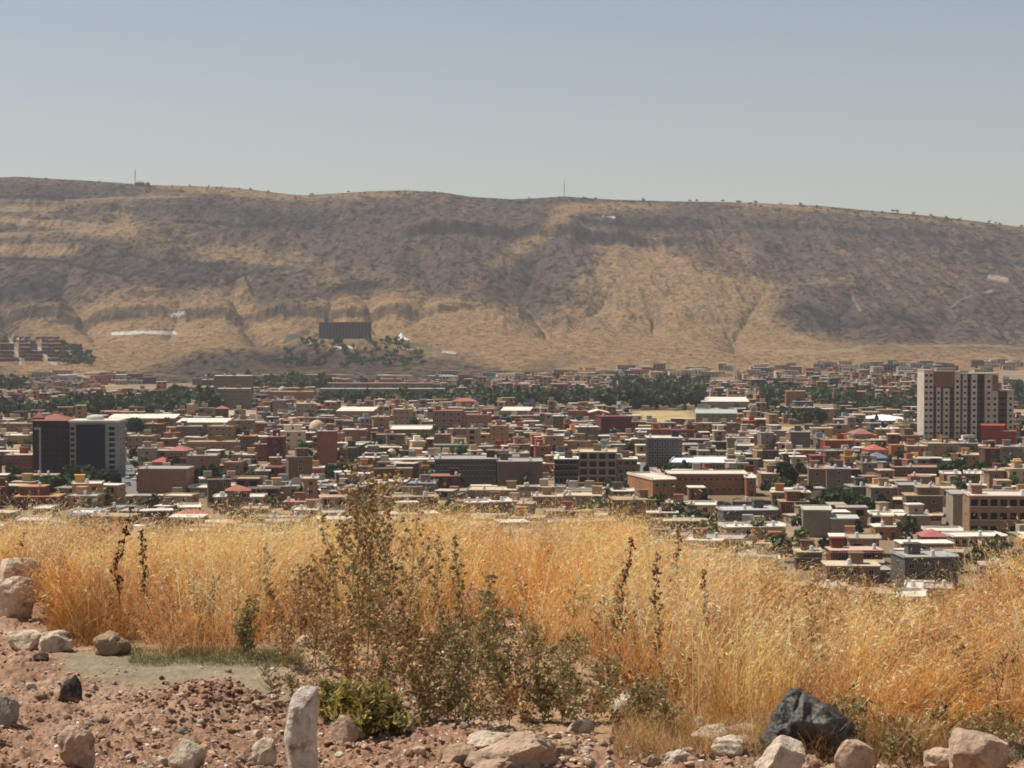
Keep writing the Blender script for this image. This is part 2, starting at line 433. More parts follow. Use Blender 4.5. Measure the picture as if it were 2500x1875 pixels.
paint([(0, 490), (130, 492), (300, 483), (460, 480)], 3, (0.211, 0.167, 0.130), .7)
paint([(0, 535), (150, 540), (290, 555)], 4, (0.223, 0.174, 0.130), .8)
paint([(0, 572), (120, 566), (260, 560)], 3, (0.211, 0.167, 0.130), .7)
paint([(0, 512), (90, 512)], 6, (0.211, 0.167, 0.130), .7)
paint([(1900, 858), (2000, 861), (2100, 852)], 5, (0.260, 0.192, 0.112), .8)
paint([(2320, 752), (2345, 730), (2420, 710)], 1.8, (0.223, 0.192, 0.167), .7)
paint([(2080, 725), (2100, 760)], 2, (0.223, 0.186, 0.149), .6)
paint([(2200, 845), (2400, 842), (2500, 850)], 3, (0.223, 0.174, 0.105), .7)
paint([(1585, 725), (1600, 760)], 3, (0.236, 0.205, 0.167), .5)
paint([(760, 812), (752, 828), (764, 842)], 3.5, (0.260, 0.236, 0.198))
paint([(800, 846), (860, 848)], 2.2, chalk)
paint([(890, 846), (940, 850), (1010, 852)], 2.2, chalk, .8)
paint([(1080, 858), (1110, 862)], 4, chalk, .7)
paint([(700, 830), (720, 822), (750, 812)], 9, (.06, .085, .05), .8)
paint([(900, 835), (1010, 840), (1050, 850)], 6, (.07, .09, .055), .7)
paint([(25, 830), (45, 870), (50, 888)], 3.5, (0.310, 0.285, 0.260))
paint([(95, 850), (120, 880), (135, 890)], 3.5, (0.310, 0.285, 0.260))
paint([(165, 850), (180, 862)], 3, (0.310, 0.285, 0.260))
paint([(45, 828), (60, 838)], 3.5, (0.310, 0.285, 0.260))
paint([(340, 860), (300, 905)], 2, (0.223, 0.180, 0.124), .6)
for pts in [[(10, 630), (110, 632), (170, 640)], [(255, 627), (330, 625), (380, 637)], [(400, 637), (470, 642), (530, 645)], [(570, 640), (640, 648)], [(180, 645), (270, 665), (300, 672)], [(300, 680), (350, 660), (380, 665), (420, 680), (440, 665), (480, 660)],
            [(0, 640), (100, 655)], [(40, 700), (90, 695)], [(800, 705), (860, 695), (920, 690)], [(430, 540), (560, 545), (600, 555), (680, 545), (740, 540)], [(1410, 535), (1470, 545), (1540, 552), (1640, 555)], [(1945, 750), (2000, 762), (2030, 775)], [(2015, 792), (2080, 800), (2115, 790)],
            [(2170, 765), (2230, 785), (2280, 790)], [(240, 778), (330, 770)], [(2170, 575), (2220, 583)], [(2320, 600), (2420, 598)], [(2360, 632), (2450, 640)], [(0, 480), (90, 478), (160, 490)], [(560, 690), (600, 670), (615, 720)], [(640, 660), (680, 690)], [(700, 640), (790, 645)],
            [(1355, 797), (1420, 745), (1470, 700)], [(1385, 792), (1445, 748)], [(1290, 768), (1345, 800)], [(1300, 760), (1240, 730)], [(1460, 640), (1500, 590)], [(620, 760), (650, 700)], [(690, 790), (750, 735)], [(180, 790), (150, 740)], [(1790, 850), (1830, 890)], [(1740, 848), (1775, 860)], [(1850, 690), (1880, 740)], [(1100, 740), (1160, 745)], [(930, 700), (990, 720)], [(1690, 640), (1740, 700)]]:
    wd = 4.5 if pts[0][1] < 790 and len(pts) > 2 else 2.6  # dark rock bands, with the cliffs' shade put into their colour
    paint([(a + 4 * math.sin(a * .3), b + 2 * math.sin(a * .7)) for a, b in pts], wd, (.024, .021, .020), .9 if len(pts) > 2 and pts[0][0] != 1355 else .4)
ncol, nrow = len(colsX), len(rowsD)
idx = np.arange(nrow * ncol).reshape(nrow, ncol)
Q = np.stack([idx[:-1, :-1], idx[:-1, 1:], idx[1:, 1:], idx[1:, :-1]], -1).reshape(-1, 4)
V = np.stack([WX, DD, ZZ], -1).reshape(-1, 3)
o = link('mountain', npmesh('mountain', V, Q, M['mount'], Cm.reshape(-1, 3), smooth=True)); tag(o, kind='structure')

# ================================================================== CITY GROUND
gx_ = np.linspace(-2600, 2600, 420); gy_ = np.concatenate([np.linspace(120, 420, 20)[:-1], np.linspace(420, 3050, 420)])
GX, GY = np.meshgrid(gx_, gy_)
gn = fbm(GX / 60, GY / 60, 101, 5)
gc = np.array([.23, .165, .11]) + (gn[..., None] - .5) * np.array([.22, .17, .13])
PXg = 1250 + F * GX / GY; PYg = 794 + F * EYE / GY
def zone(x0, x1, y0, y1, colr, amt=.9, soft=.15):
    global gc
    k = sstep(0, 1, np.clip(np.minimum((PXg - x0), (x1 - PXg)) / ((x1 - x0) * soft), 0, 1)) * sstep(0, 1, np.clip(np.minimum(PYg - y0, y1 - PYg) / ((y1 - y0) * soft * 1.2), 0, 1))
    gc = gc + (k * amt)[..., None] * (np.array(colr) - gc)
GREEN = (.07, .10, .03)
zone(1700, 2110, 1222, 1268, GREEN); zone(725, 780, 1100, 1155, (.09, .12, .03)); zone(0, 300, 1165, 1215, (.10, .11, .06), .6)
zone(1540, 1705, 1000, 1036, (.40, .30, .14)); zone(500, 640, 1000, 1022, (.42, .34, .24)); zone(980, 1150, 1078, 1104, (.36, .27, .15))
zone(1380, 1620, 1196, 1212, (.42, .33, .24)); zone(1550, 1660, 1140, 1180, (.4, .36, .3)); zone(1860, 1980, 1040, 1058, (.38, .30, .15))
zone(1980, 2060, 1035, 1060, (.38, .28, .13)); zone(0, 80, 1060, 1105, (.40, .28, .17), .8); zone(20, 130, 1168, 1184, (.3, .29, .28))
ny, nx = GX.shape
idx = np.arange(nx * ny).reshape(ny, nx)
Q = np.stack([idx[:-1, :-1], idx[:-1, 1:], idx[1:, 1:], idx[1:, :-1]], -1).reshape(-1, 4)
V = np.stack([GX, GY, 0 * GX], -1).reshape(-1, 3)
o = link('ground', npmesh('ground', V, Q, M['land'], gc.reshape(-1, 3))); tag(o, kind='structure')
# streets, each a sheet just above the ground
def road(name, pts, w):
    mb = MB()
    P = [gp(*p) for p in pts]
    L, Rr = [], []
    for i, p in enumerate(P):
        t = (P[min(i + 1, len(P) - 1)] - P[max(i - 1, 0)]).normalized(); nn = Vector((-t.y, t.x, 0))
        L.append(p + nn * w / 2 + Vector((0, 0, .02))); Rr.append(p - nn * w / 2 + Vector((0, 0, .02)))
    mb.add(L + Rr, [(i, i + 1, len(P) + i + 1, len(P) + i) for i in range(len(P) - 1)])
    return tag(mb.build(name, M['asphalt']), kind='structure')
road('street', [(318, 1215), (322, 1170), (330, 1130), (345, 1095), (352, 1075)], 11)
road('street', [(1560, 1200), (1590, 1160), (1560, 1140), (1500, 1100)], 9)
road('street', [(1335, 1205), (1380, 1180), (1340, 1150)], 7)
road('street', [(1990, 1420), (2080, 1380), (2130, 1345)], 6)
road('street', [(0, 1192), (120, 1188), (300, 1192)], 9)

# ================================================================== WINDOWS, shared unit meshes
def unit_window(gmat):
    mb = MB()
    mb.box(-.5, .5, -.06, .02, -.5, .5, 1)
    mb.box(-.43, -.03, -.075, -.061, -.44, .44, 0); mb.box(.03, .43, -.075, -.061, -.44, .44, 0)
    return mb.mesh('window', [gmat, M['frame']])
WIN = unit_window(M['glass'])
_f = M['frame']; M['frame'] = mat('dark_frame', base=(0.03, 0.025, 0.022)); DWIN = unit_window(M['glass']); M['frame'] = _f
def unit_hole():
    mb = MB(); mb.box(-.5, .5, -.04, .02, -.5, .5, 0); mb.box(-.56, .56, -.16, -.0, -.60, -.505, 1)
    return mb.mesh('window', [M['glass'], M['frame']])
HOLE = unit_hole()
def door_mesh():
    mb = MB(); mb.box(-.5, .5, -.05, .02, 0, 1, 0); mb.box(-.58, .58, -.10, 0, 1.003, 1.06, 1)
    return mb.mesh('door', [mat('door_paint', (.07, .045, .03), rough=.5), M['frame']])
DOOR = door_mesh()
def put_window(parent, x, y, z, w, h, face='front', me=None, name='window'):
    o = link(name, me or WIN, parent)
    o.location = (x, y, z); o.scale = (w, 1.0, h)
    if face == 'left': o.rotation_euler.z = -math.pi / 2
    if face == 'right': o.rotation_euler.z = math.pi / 2
    return o

LAND = []        # registry of placed buildings: dict(x0,x1,yt,yb,d,cx,cy,w,dp,name)
PAL = {'beige': (.40, .31, .22), 'sand': (.37, .27, .17), 'pinkish': (.33, .215, .165), 'grey': (.25, .24, .23), 'brown': (.17, .11, .08), 'cream': (.54, .44, .31),
       'brick': (.31, .125, .085), 'orange': (.46, .23, .10), 'concrete': (.33, .30, .27), 'olive': (.24, .215, .15), 'maroon': (.17, .04, .04), 'slate': (.14, .16, .19),
       'dark': (.055, .05, .048), 'white': (.66, .60, .51), 'red': (.33, .07, .05), 'yellow': (.48, .32, .12), 'green': (.20, .24, .18)}
WK = (.82, .68, .53)
def wk(c): return tuple(a * b for a, b in zip(c, WK))
def jit(c, a=.1):
    g = 1 + random.uniform(-a, a) * 1.5; t = random.uniform(-.035, .035)
    return (c[0] * g * (1 + t), c[1] * g, c[2] * g * (1 - t))

def make_building(root, w, dp, h, colr, roofc, floors, ncol, roof='flat', stair=True, tank=1, win='win', hiph=.24, overhang=.3, side=True, porch=False, ww=1.3, wh=1.35, upper=None):
    """w, dp footprint, front wall at local y = 0, body goes to y = dp"""
    mb = MB()
    if porch:                                   # ground floor set back under the upper one
        mb.box(-w / 2, w / 2, 1.8, dp, 0, 3.0); mb.box(-w / 2, w / 2, 0, dp, 3.003, h)
        for cx in np.linspace(-w / 2 + .3, w / 2 - .3, max(2, int(w / 4) + 1)): mb.box(cx - .17, cx + .17, .1, .45, 0, 3.0)
    else:
        mb.box(-w / 2, w / 2, 0, dp, 0, h)
    if upper:                                   # a smaller storey on top: (x0, x1, y0, height)
        ux0, ux1, uy0, uh = upper
        mb.box(ux0, ux1, uy0, dp - .2, h + .31, h + .31 + uh)
    colr = wk(colr)
    mb.build('wall', M['plaster'], root, colr)
    mb = MB()
    oh = overhang
    if roof == 'flat':
        mb.box(-w / 2 - oh, w / 2 + oh, -oh, dp + oh, h + .003, h + .30)
        pz = random.choice([0, .0, .35, .6])
        if pz and not upper:
            mb.box(-w / 2 - oh + .02, w / 2 + oh - .02, dp + oh - .22, dp + oh - .02, h + .303, h + .3 + pz)
            mb.box(-w / 2 - oh + .02, -w / 2 - oh + .22, -oh + .3, dp + oh - .225, h + .303, h + .3 + pz)
            mb.box(w / 2 + oh - .22, w / 2 + oh - .02, -oh + .3, dp + oh - .225, h + .303, h + .3 + pz)
        if upper: mb.box(ux0 - .3, ux1 + .3, uy0 - .3, dp + .1, h + .313 + uh, h + .58 + uh)
        if porch: mb.box(-w / 2 - oh, w / 2 + oh, -.5, -.003, 3.0, 3.2)
        mb.build('roof', M['slab'], root, roofc)
    elif roof == 'hip':
        mb.hip(-w / 2 - .5, w / 2 + .5, -.5, dp + .5, h + .003, h + .003 + min(w, dp) * hiph); mb.build('roof', M['tile'], root, roofc)
    elif roof == 'gable':
        mb.gable(-w / 2 - .4, w / 2 + .4, -.4, dp + .4, h + .2, h + w * .13 + .2); r = mb.build('roof', M['tile'], root, roofc)
        g = MB(); g.add([(-w / 2, .02, h), (w / 2, .02, h), (0, .02, h + w * .13)], [(0, 1, 2)]); g.add([(-w / 2, dp - .02, h), (w / 2, dp - .02, h), (0, dp - .02, h + w * .13)], [(2, 1, 0)])
        g.build('gable_wall', M['plaster'], root, colr)
    elif roof == 'shed':
        t = .4; zz = h + 1.6
        mb.add([(-w / 2 - t, -t, h), (w / 2 + t, -t, h), (w / 2 + t, dp + t, zz), (-w / 2 - t, dp + t, zz), (-w / 2 - t, -t, h + .25), (w / 2 + t, -t, h + .25), (w / 2 + t, dp + t, zz + .25), (-w / 2 - t, dp + t, zz + .25)],
               [(0, 3, 2, 1), (4, 5, 6, 7), (0, 1, 5, 4), (1, 2, 6, 5), (2, 3, 7, 6), (3, 0, 4, 7)])
        mb.build('roof', M['slab'], root, roofc)
    if stair and roof == 'flat' and not upper and w > 6:
        sx = random.uniform(-w / 2 + 2, w / 2 - 2); sy = dp * random.uniform(.3, .6)
        mb = MB(); mb.box(sx - 1.5, sx + 1.5, sy, sy + 3.4, h + .303, h + 2.7, 0); mb.box(sx - 1.8, sx + 1.8, sy - .3, sy + 3.7, h + 2.703, h + 2.9, 1)
        sr = mb.build('stair_room', [M['plaster'], M['slab']], root, jit(colr, .15))
    if tank and roof == 'flat':
        zt = h + .303
        for k in range(tank):
            tx = random.uniform(-w / 2 + 1, w / 2 - 1) if not upper else random.uniform(ux0 + .6, ux1 - .6); ty = random.uniform(.8, 2.2) if not upper else uy0 + .8
            if upper: zt = h + .583 + uh
            mb = MB()
            mb.box(tx - .5, tx + .5, ty - .4, ty + .4, zt, zt + .35)
            mb.cyl(tx, ty, zt + .353, zt + 1.35, .5, 10); mb.cyl(tx, ty, zt + 1.353, zt + 1.5, .46, 10, .15)
            mb.build('water_tank', M['tank'], root)
    fh = h / floors
    if ncol:
        for f in range(floors):
            zc = fh * f + fh * .52
            y0 = 1.8 if (porch and f == 0) else 0
            for c in range(ncol):
                xc = -w / 2 + w * (c + .5) / ncol
                if f == 0 and c == ncol // 2 and floors < 4:
                    dd = link('door', DOOR, root); dd.location = (xc, y0, 0); dd.scale = (1.1, 1, 2.3); continue
                put_window(root, xc, y0, zc, min(ww, w / ncol * .7), wh, 'front', HOLE if win == 'hole' else WIN)
            if side:
                for sx, fc in ((-w / 2, 'left'), (w / 2, 'right')):
                    put_window(root, sx, dp * .5, zc, 1.1, 1.2, fc)
        if upper: put_window(root, (ux0 + ux1) / 2, uy0, h + .31 + uh * .5, 1.2, 1.2)
    return root

def at(X0, X1, Yb):
    p = gp((X0 + X1) / 2, Yb)
    return p, (X1 - X0) / F * p.y
def B(name, cat, label, X0, X1, Yt, Yb, colr, roofc='white', dp=None, floors=None, ncol=None, rz=None, group=None, **kw):
    """a landmark whose front wall foot is seen at row Yb, its top at Yt"""
    p, w = at(X0, X1, Yb)
    h = zat(Yt, p.y)
    h = max(h, 2.6)
    if kw.get('roof') == 'hip': h -= 1.2
    rz = R(random.uniform(-7, 7)) if rz is None else R(rz)
    dp = dp or min(max(w * .8, 9), 16)
    floors = floors or max(1, round(h / 3.3))
    ncol = ncol if ncol is not None else max(1, int(w / 3.2))
    root = empty(name, p, rz)
    tag(root, label, cat, group)
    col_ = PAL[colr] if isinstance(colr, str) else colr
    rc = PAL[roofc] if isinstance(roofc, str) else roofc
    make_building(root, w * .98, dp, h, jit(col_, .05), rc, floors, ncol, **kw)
    LAND.append(dict(x0=X0, x1=X1, yt=Yt, yb=Yb, d=p.y, cx=p.x, cy=p.y + dp / 2, w=w, dp=dp, land=True))
    return root

# ================================================================== LANDMARK BUILDINGS
def frame_px(X0, X1, Yt, Yb):
    p, w = at(X0, X1, Yb); return p, w, zat(Yt, p.y), p.y / F
# --- dark brown office tower with the red roof
p, w, h, k = frame_px(80, 171, 1027, 1162)
root = tag(empty('office_tower', p, 0), 'dark brown eight-storey office tower under a red tiled roof', 'office tower')
mb = MB(); mb.box(-w / 2, w / 2, 0, 15, 0, h); mb.build('wall', M['plaster'], root, (.020, .014, .013))
mb = MB(); mb.hip(-w / 2 - .8, w / 2 + .8, -.8, 15.8, h + .003, h + 2.6); mb.build('roof', M['tile'], root, (.26, .09, .06))
mb = MB(); mb.hip(-w / 2 - .2, -w / 2 + 4.5, 1, 6, h + 1.2, h + 3.8); mb.build('roof_turret', M['tile'], root, (.26, .09, .06))
fx = lambda X: (X - 125.5) * k
fz = lambda Y: zat(Y, p.y)
mb = MB(); mb.box(fx(96), fx(101), -.35, -.003, fz(1152), fz(1043)); mb.box(fx(84), fx(95.9), -.35, -.003, fz(1049), fz(1043)); mb.box(fx(84), fx(95.9), -.35, -.003, fz(1152), fz(1148))
mb.build('frame_band', M['plaster'], root, (.34, .29, .25))
for f in range(8):
    z0 = 2.4 + f * (h - 3.4) / 8
    for xa, xb in ((103, 124), (126, 147), (149, 169)):
        put_window(root, (fx(xa) + fx(xb)) / 2, 0, z0 + 1.1, (fx(xb) - fx(xa)), 1.7, me=DWIN)
    mb = MB(); mb.box(fx(102), fx(170), -.5, -.08, z0 + 1.98, z0 + 2.2); mb.build('floor_band', M['plaster'], root, (.05, .036, .032))
for f in range(7): put_window(root, -w / 2, 7, 3.5 + f * 3.0, 3, 1.6, 'left')
LAND.append(dict(x0=80, x1=171, yt=1005, yb=1160, d=p.y, cx=p.x, cy=p.y + 7, w=w, dp=15, land=True))
# --- blue glass tower with pale window columns
p, w, h, k = frame_px(171, 289, 1031, 1164)
c0 = 230.0; fx = lambda X: (X - c0) * k
root = tag(empty('office_tower', p, 0), 'dark blue glass office tower between two pale columns of windows', 'office tower')
mb = MB(); mb.box(-w / 2, w / 2, 0, 16, 0, h); mb.build('wall', M['plaster'], root, (.27, .26, .26))
mb = MB(); mb.box(fx(187), fx(257), -.5, -.003, fz(1146), h - .9)
for x in np.linspace(fx(187), fx(257), 9): mb.box(x - .06, x + .06, -.56, -.503, fz(1146), h - .9, 1)
for z in np.arange(fz(1146), h - 1, 1.55): mb.box(fx(187), fx(257), -.54, -.505, z, z + .07, 1)
mb.build('curtain_wall', [M['blue_glass'], mat('mullion', (.02, .03, .045), rough=.4)], root)
mb = MB(); mb.box(-w / 2 - .4, w / 2 + .4, -.9, 16.4, h + .003, h + .8); mb.build('roof', M['slab'], root, PAL['white'])
mb = MB(); mb.cyl(fx(225), 7, h + .803, h + 1.6, 3.6, 18); mb.dome(fx(225), 7, h + 1.603, 3.6, 1.3, 18, 5); mb.build('roof_drum', M['slab'], root, (.5, .48, .42))
for f in range(8):
    z0 = 3.8 + f * (h - 5) / 7.6
    if z0 > h - 1.2: continue
    put_window(root, fx(177.5), 0, z0, 1.5, 1.5, me=HOLE); put_window(root, fx(273.5), 0, z0, 2.4, 1.5, me=HOLE); put_window(root, w / 2, 5, z0, 2.4, 1.5, 'right'); put_window(root, w / 2, 11, z0, 2.4, 1.5, 'right')
mb = MB(); mb.box(-w / 2 - .3, w / 2 + .3, -1.5, -.6, 0, fz(1147)); mb.build('podium', M['plaster'], root, (.05, .05, .06))
LAND.append(dict(x0=171, x1=289, yt=1015, yb=1166, d=p.y, cx=p.x, cy=p.y + 8, w=w, dp=16, land=True))
# --- tall apartment tower on the right: alternating pale window bays and brown recesses
p, w, h, k = frame_px(2255, 2478, 905, 1080)
c0 = 2366.5; fx = lambda X: (X - c0) * k; fz = lambda Y: zat(Y, p.y)
root = tag(empty('apartment_tower', p, 0), 'tall beige and brown apartment tower with many floors of small windows', 'apartment tower')
bays = [(2255, 2278, 906, 0, 'p'), (2278, 2286, 910, 1.4, 'b'), (2286, 2296, 946, .4, 'p'), (2296, 2303, 946, 1.4, 'b'), (2303, 2318, 948, .3, 'p'), (2318, 2330, 946, 1.4, 'b'), (2330, 2344, 911, 0, 'p'),
        (2344, 2350, 914, 1.2, 'b'), (2350, 2361, 914, .4, 'p'), (2361, 2371, 914, 1.5, 'd'), (2371, 2385, 914, .2, 'p'), (2385, 2404, 916, 1.6, 'd'), (2404, 2422, 914, 0, 'p'), (2422, 2437, 955, .9, 'p'),
        (2437, 2459, 958, 1.6, 'b'), (2459, 2475, 955, .2, 'p')]
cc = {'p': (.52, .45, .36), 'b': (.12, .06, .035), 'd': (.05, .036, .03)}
nwin = 0; extra = MB()
for xa, xb, yt, rec, kd in bays:
    ht = fz(yt)
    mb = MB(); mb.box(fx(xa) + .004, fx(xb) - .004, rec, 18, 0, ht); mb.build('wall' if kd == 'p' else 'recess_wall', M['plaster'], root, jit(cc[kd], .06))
    nf = int(ht / 3.05)
    for f in range(nf):
        z = 1.7 + f * 3.05
        if z > ht - 1: continue
        if kd == 'p':
            ww = fx(xb) - fx(xa); n = 2 if ww > 3.9 else 1
            for j in range(n):
                xx = fx(xa) + ww * (j + .5) / n
                if nwin < 100 and (xb - xa) > 11: put_window(root, xx, rec, z, min(1.35, ww / n * .6), 1.3, me=HOLE); nwin += 1
                else: extra.box(xx - .55, xx + .55, rec - .05, rec - .003, z - .6, z + .6)
        else:
            extra.box(fx(xa) + .5, fx(xb) - .5, rec - .05, rec - .003, z - .5, z + .6)
tag(extra.build('window', M['glass'], root), kind='stuff')
mb = MB(); mb.box(fx(2280), fx(2330), .2, 9, fz(945), fz(908)); mb.build('penthouse_wall', M['plaster'], root, (.20, .10, .055))
mb = MB(); mb.box(fx(2423), fx(2437), .4, 12, fz(955) + .01, fz(916)); mb.build('penthouse_wall', M['plaster'], root, (.22, .12, .07))
mb = MB()
for xa, xb, yt in ((2254, 2279, 906), (2279.2, 2330, 908), (2330.2, 2344.5, 910), (2345, 2438, 914), (2439, 2476, 955)): mb.box(fx(xa), fx(xb), -.4, 18.3, fz(yt) + .02, fz(yt) + .6)
mb.build('roof', M['slab'], root, (.40, .33, .26))
mb = MB(); mb.box(fx(2290), fx(2326), 5, 12, fz(908) + .61, fz(899)); mb.build('roof_room', M['plaster'], root, (.30, .25, .20))
mb = MB(); mb.box(fx(2350), fx(2372), 8, 14, fz(914) + .61, fz(906)); mb.build('roof_room', M['plaster'], root, (.30, .25, .20))
LAND.append(dict(x0=2255, x1=2478, yt=895, yb=1078, d=p.y, cx=p.x, cy=p.y + 9, w=w, dp=18, land=True))

L0 = len(LAND)
# ---- left part
B('warehouse', 'warehouse', 'long white-roofed shed right behind the blue glass tower', 262, 428, 1022, 1046, 'beige', 'white', dp=22, ncol=0, rz=1, stair=False, tank=0, roof='shed')
B('warehouse', 'warehouse', 'long white-roofed shed with a beige wall, right one of the pair behind the glass tower', 430, 555, 1032, 1060, 'beige', 'white', dp=18, ncol=6, rz=-2, stair=False, tank=0, roof='shed')
B('shop_building', 'shop', 'low building with an orange red front under a cream roof beside the brown tower', 12, 82, 1112, 1158, (.30, .10, .06), 'cream', floors=2, ncol=5, rz=0, dp=14)
B('house', 'house', 'dark red-brown house with an orange upper room at the left edge', 32, 142, 1214, 1245, (.20, .075, .045), 'orange', dp=12, rz=0, win='hole', upper=(-6, 2, 3, 2.8))
B('house', 'house', 'big windowless pink-brown block right of the street with cars', 335, 456, 1146, 1214, (.33, .20, .15), 'concrete', dp=14, ncol=0, rz=-3, stair=False, tank=1)
B('house', 'house', 'low house with a red pyramid roof behind the big pink-brown block', 372, 414, 1121, 1150, 'beige', (.42, .11, .09), roof='hip', dp=11)
B('house', 'house', 'pinkish house with a dull red hip roof between beige houses', 406, 456, 1094, 1138, 'pinkish', (.34, .14, .12), roof='hip', dp=12)
B('house', 'house', 'plain grey-brown block with one small dark window, right of the pink-brown block', 456, 530, 1114, 1172, (.30, .235, .19), 'concrete', dp=14, ncol=1, rz=3)
B('house', 'house', 'wide tan house behind the street at the left', 309, 376, 1066, 1098, 'sand', 'sand', dp=14)
B('house', 'house', 'orange-walled house with a rounded top among brown roofs', 398, 430, 1058, 1074, (.50, .24, .09), 'orange', dp=9)
B('house', 'house', 'dark brown house beside the white-roofed shed', 352, 398, 1036, 1068, (.17, .085, .06), 'orange', dp=12)
B('house', 'house', 'purple-brown low house with square windows under the long white roof', 432, 492, 1042, 1070, (.22, .16, .14), 'beige', dp=10)
B('house', 'house', 'tan house with a recessed window right of the white-roofed shed', 506, 570, 1042, 1082, (.36, .27, .17), 'sand', dp=12)
B('house', 'house', 'olive-tan square house right of the long white-roofed sheds', 570, 622, 1027, 1066, (.27, .23, .16), 'sand', dp=14, ncol=2)
B('house', 'house', 'dark red-brown house with a rounded roof right of the tan terrace', 586, 622, 1066, 1108, (.15, .075, .055), 'orange', dp=12)
B('house', 'house', 'low tan terrace spanning between two brown houses', 455, 586, 1080, 1100, (.38, .28, .17), 'sand', dp=12, ncol=5)
B('house', 'house', 'pink-brown two-storey house with projecting flat slabs beside cypress trees', 545, 592, 1130, 1172, (.36, .22, .15), 'pinkish', dp=11, porch=True)
B('house', 'house', 'beige flat-roofed house with pale rim above the pink-brown slabs', 566, 622, 1112, 1140, 'beige', 'cream', dp=12)
B('apartment_block', 'apartment block', 'grey four-storey block far back with dark window rows below the cream slab', 530, 612, 950, 1000, (.20, .19, .19), 'beige', dp=20, floors=3, ncol=8)
B('apartment_block', 'apartment block', 'far grey block topped by a bright cream slab near the foot of the hill', 521, 612, 918, 975, (.20, .18, .17), (.62, .50, .33), dp=20, floors=4, ncol=8, rz=0)
B('house', 'house', 'beige block at the left edge above the orange shop', 0, 80, 1035, 1060, (.32, .23, .16), 'beige', dp=14, ncol=4)
B('house', 'house', 'brown house at the far left behind the towers', 10, 70, 1064, 1085, 'sand', 'white', dp=14)
# ---- second quarter
B('school', 'school', 'very long olive-grey two-storey school building with a flat roof among dark trees', 778, 1088, 950, 978, (.20, .20, .17), (.34, .33, .28), dp=20, floors=2, ncol=30, rz=0, stair=False, tank=0, ww=2, wh=1.6)
B('school', 'school', 'long building with a thin pink roof right behind the olive-grey school', 790, 1060, 936, 958, (.25, .19, .16), (.42, .25, .21), dp=14, ncol=0, rz=0, stair=False, tank=0)
B('house', 'house', 'orange-brown building standing above the long pink roof', 928, 980, 926, 950, (.36, .21, .14), 'orange', dp=15)
B('house', 'house', 'orange-roofed long house with a green dome behind it', 655, 768, 957, 978, (.30, .18, .12), (.45, .26, .15), dp=16, ncol=8)
B('warehouse', 'warehouse', 'white roof sheet shed beyond the brick red tower', 820, 911, 1004, 1024, (.27, .23, .18), 'white', dp=26, ncol=0, roof='shed', stair=False, tank=0, rz=-4)
B('apartment_block', 'apartment block', 'pale grey blank block far back left of the cream dome', 665, 700, 978, 1012, (.31, .30, .30), 'concrete', dp=14, ncol=0)
B('apartment_block', 'apartment block', 'pale beige pair of tall blocks behind the cream dome', 722, 772, 986, 1022, (.38, .35, .28), 'cream', dp=14, ncol=3)
B('apartment_block', 'apartment block', 'brick red tower block with a grey top band, front of the cream dome', 773, 824, 1054, 1142, (.33, .145, .10), 'concrete', dp=12, ncol=0, floors=6, rz=5)
B('apartment_block', 'apartment block', 'round-shouldered dark grey block right of the brick red tower', 828, 869, 1094, 1142, (.085, .085, .09), 'concrete', dp=12, ncol=3)
B('house', 'house', 'maroon block left of the small green park', 652, 691, 1068, 1128, (.15, .035, .04), 'brick', dp=13, ncol=1)
B('house', 'house', 'reddish pink house leaning against the maroon block', 618, 652, 1086, 1126, (.36, .13, .11), 'pinkish', dp=12)
B('house', 'house', 'brick coloured house with a white rim right of the cream dome', 836, 890, 1050, 1084, (.36, .18, .13), 'white', dp=13, ncol=2)
B('house', 'house', 'beige two-pillared building far back with a flat cap', 960, 1002, 1000, 1042, (.36, .30, .20), 'cream', dp=13, ncol=3)
B('market_hall', 'market hall', 'low hall with a wide white flat roof over a brown wall', 951, 1062, 1049, 1064, (.22, .12, .09), 'white', dp=40, ncol=8, rz=2, stair=False, tank=0)
B('apartment_block', 'apartment block', 'reddish pink block with tall dark window slots in the middle of the town', 1056, 1130, 1004, 1050, (.33, .18, .15), 'brick', dp=18, ncol=4, ww=2.2, wh=2.4)
B('apartment_block', 'apartment block', 'reddish pink lower block attached right of the one with tall dark slots', 1130, 1192, 1014, 1050, (.36, .20, .155), 'brick', dp=18, ncol=4)
B('apartment_block', 'apartment block', 'tan tower house with dark window pairs standing alone in the centre', 1195, 1237, 1041, 1092, (.37, .27, .15), 'sand', dp=12, ncol=2, floors=4)
B('house', 'house', 'long grey-green house with a sagging front left of the dark framed block', 1060, 1142, 1088, 1112, (.24, .25, .19), 'green', dp=10, ncol=4)
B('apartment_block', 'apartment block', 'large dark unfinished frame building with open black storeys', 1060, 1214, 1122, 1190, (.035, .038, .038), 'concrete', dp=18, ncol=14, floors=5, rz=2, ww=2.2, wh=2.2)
B('apartment_block', 'apartment block', 'big blank dark grey-brown wall joined to the open frame building', 1214, 1326, 1128, 1192, (.16, .135, .12), 'concrete', dp=18, ncol=0, rz=2, stair=True)
B('house', 'house', 'maroon house in front of the dark frame building', 1050, 1122, 1164, 1202, (.11, .03, .03), 'brick', dp=12, ncol=3)
B('house', 'house', 'blue-grey low house left of the maroon house', 992, 1062, 1182, 1212, (.20, .215, .225), 'grey', dp=12, ncol=3)
B('house', 'house', 'low house with a long pink roof line near the tall weeds', 690, 768, 1230, 1246, (.33, .19, .14), (.50, .24, .20), dp=11)
B('house', 'house', 'low white-roofed house just above the grass left of centre', 712, 776, 1250, 1266, (.36, .27, .19), 'white', dp=8)
B('house', 'house', 'beige wide house below the dark grey-brown wall', 1140, 1262, 1198, 1228, (.36, .30, .22), 'cream', dp=13, ncol=5)
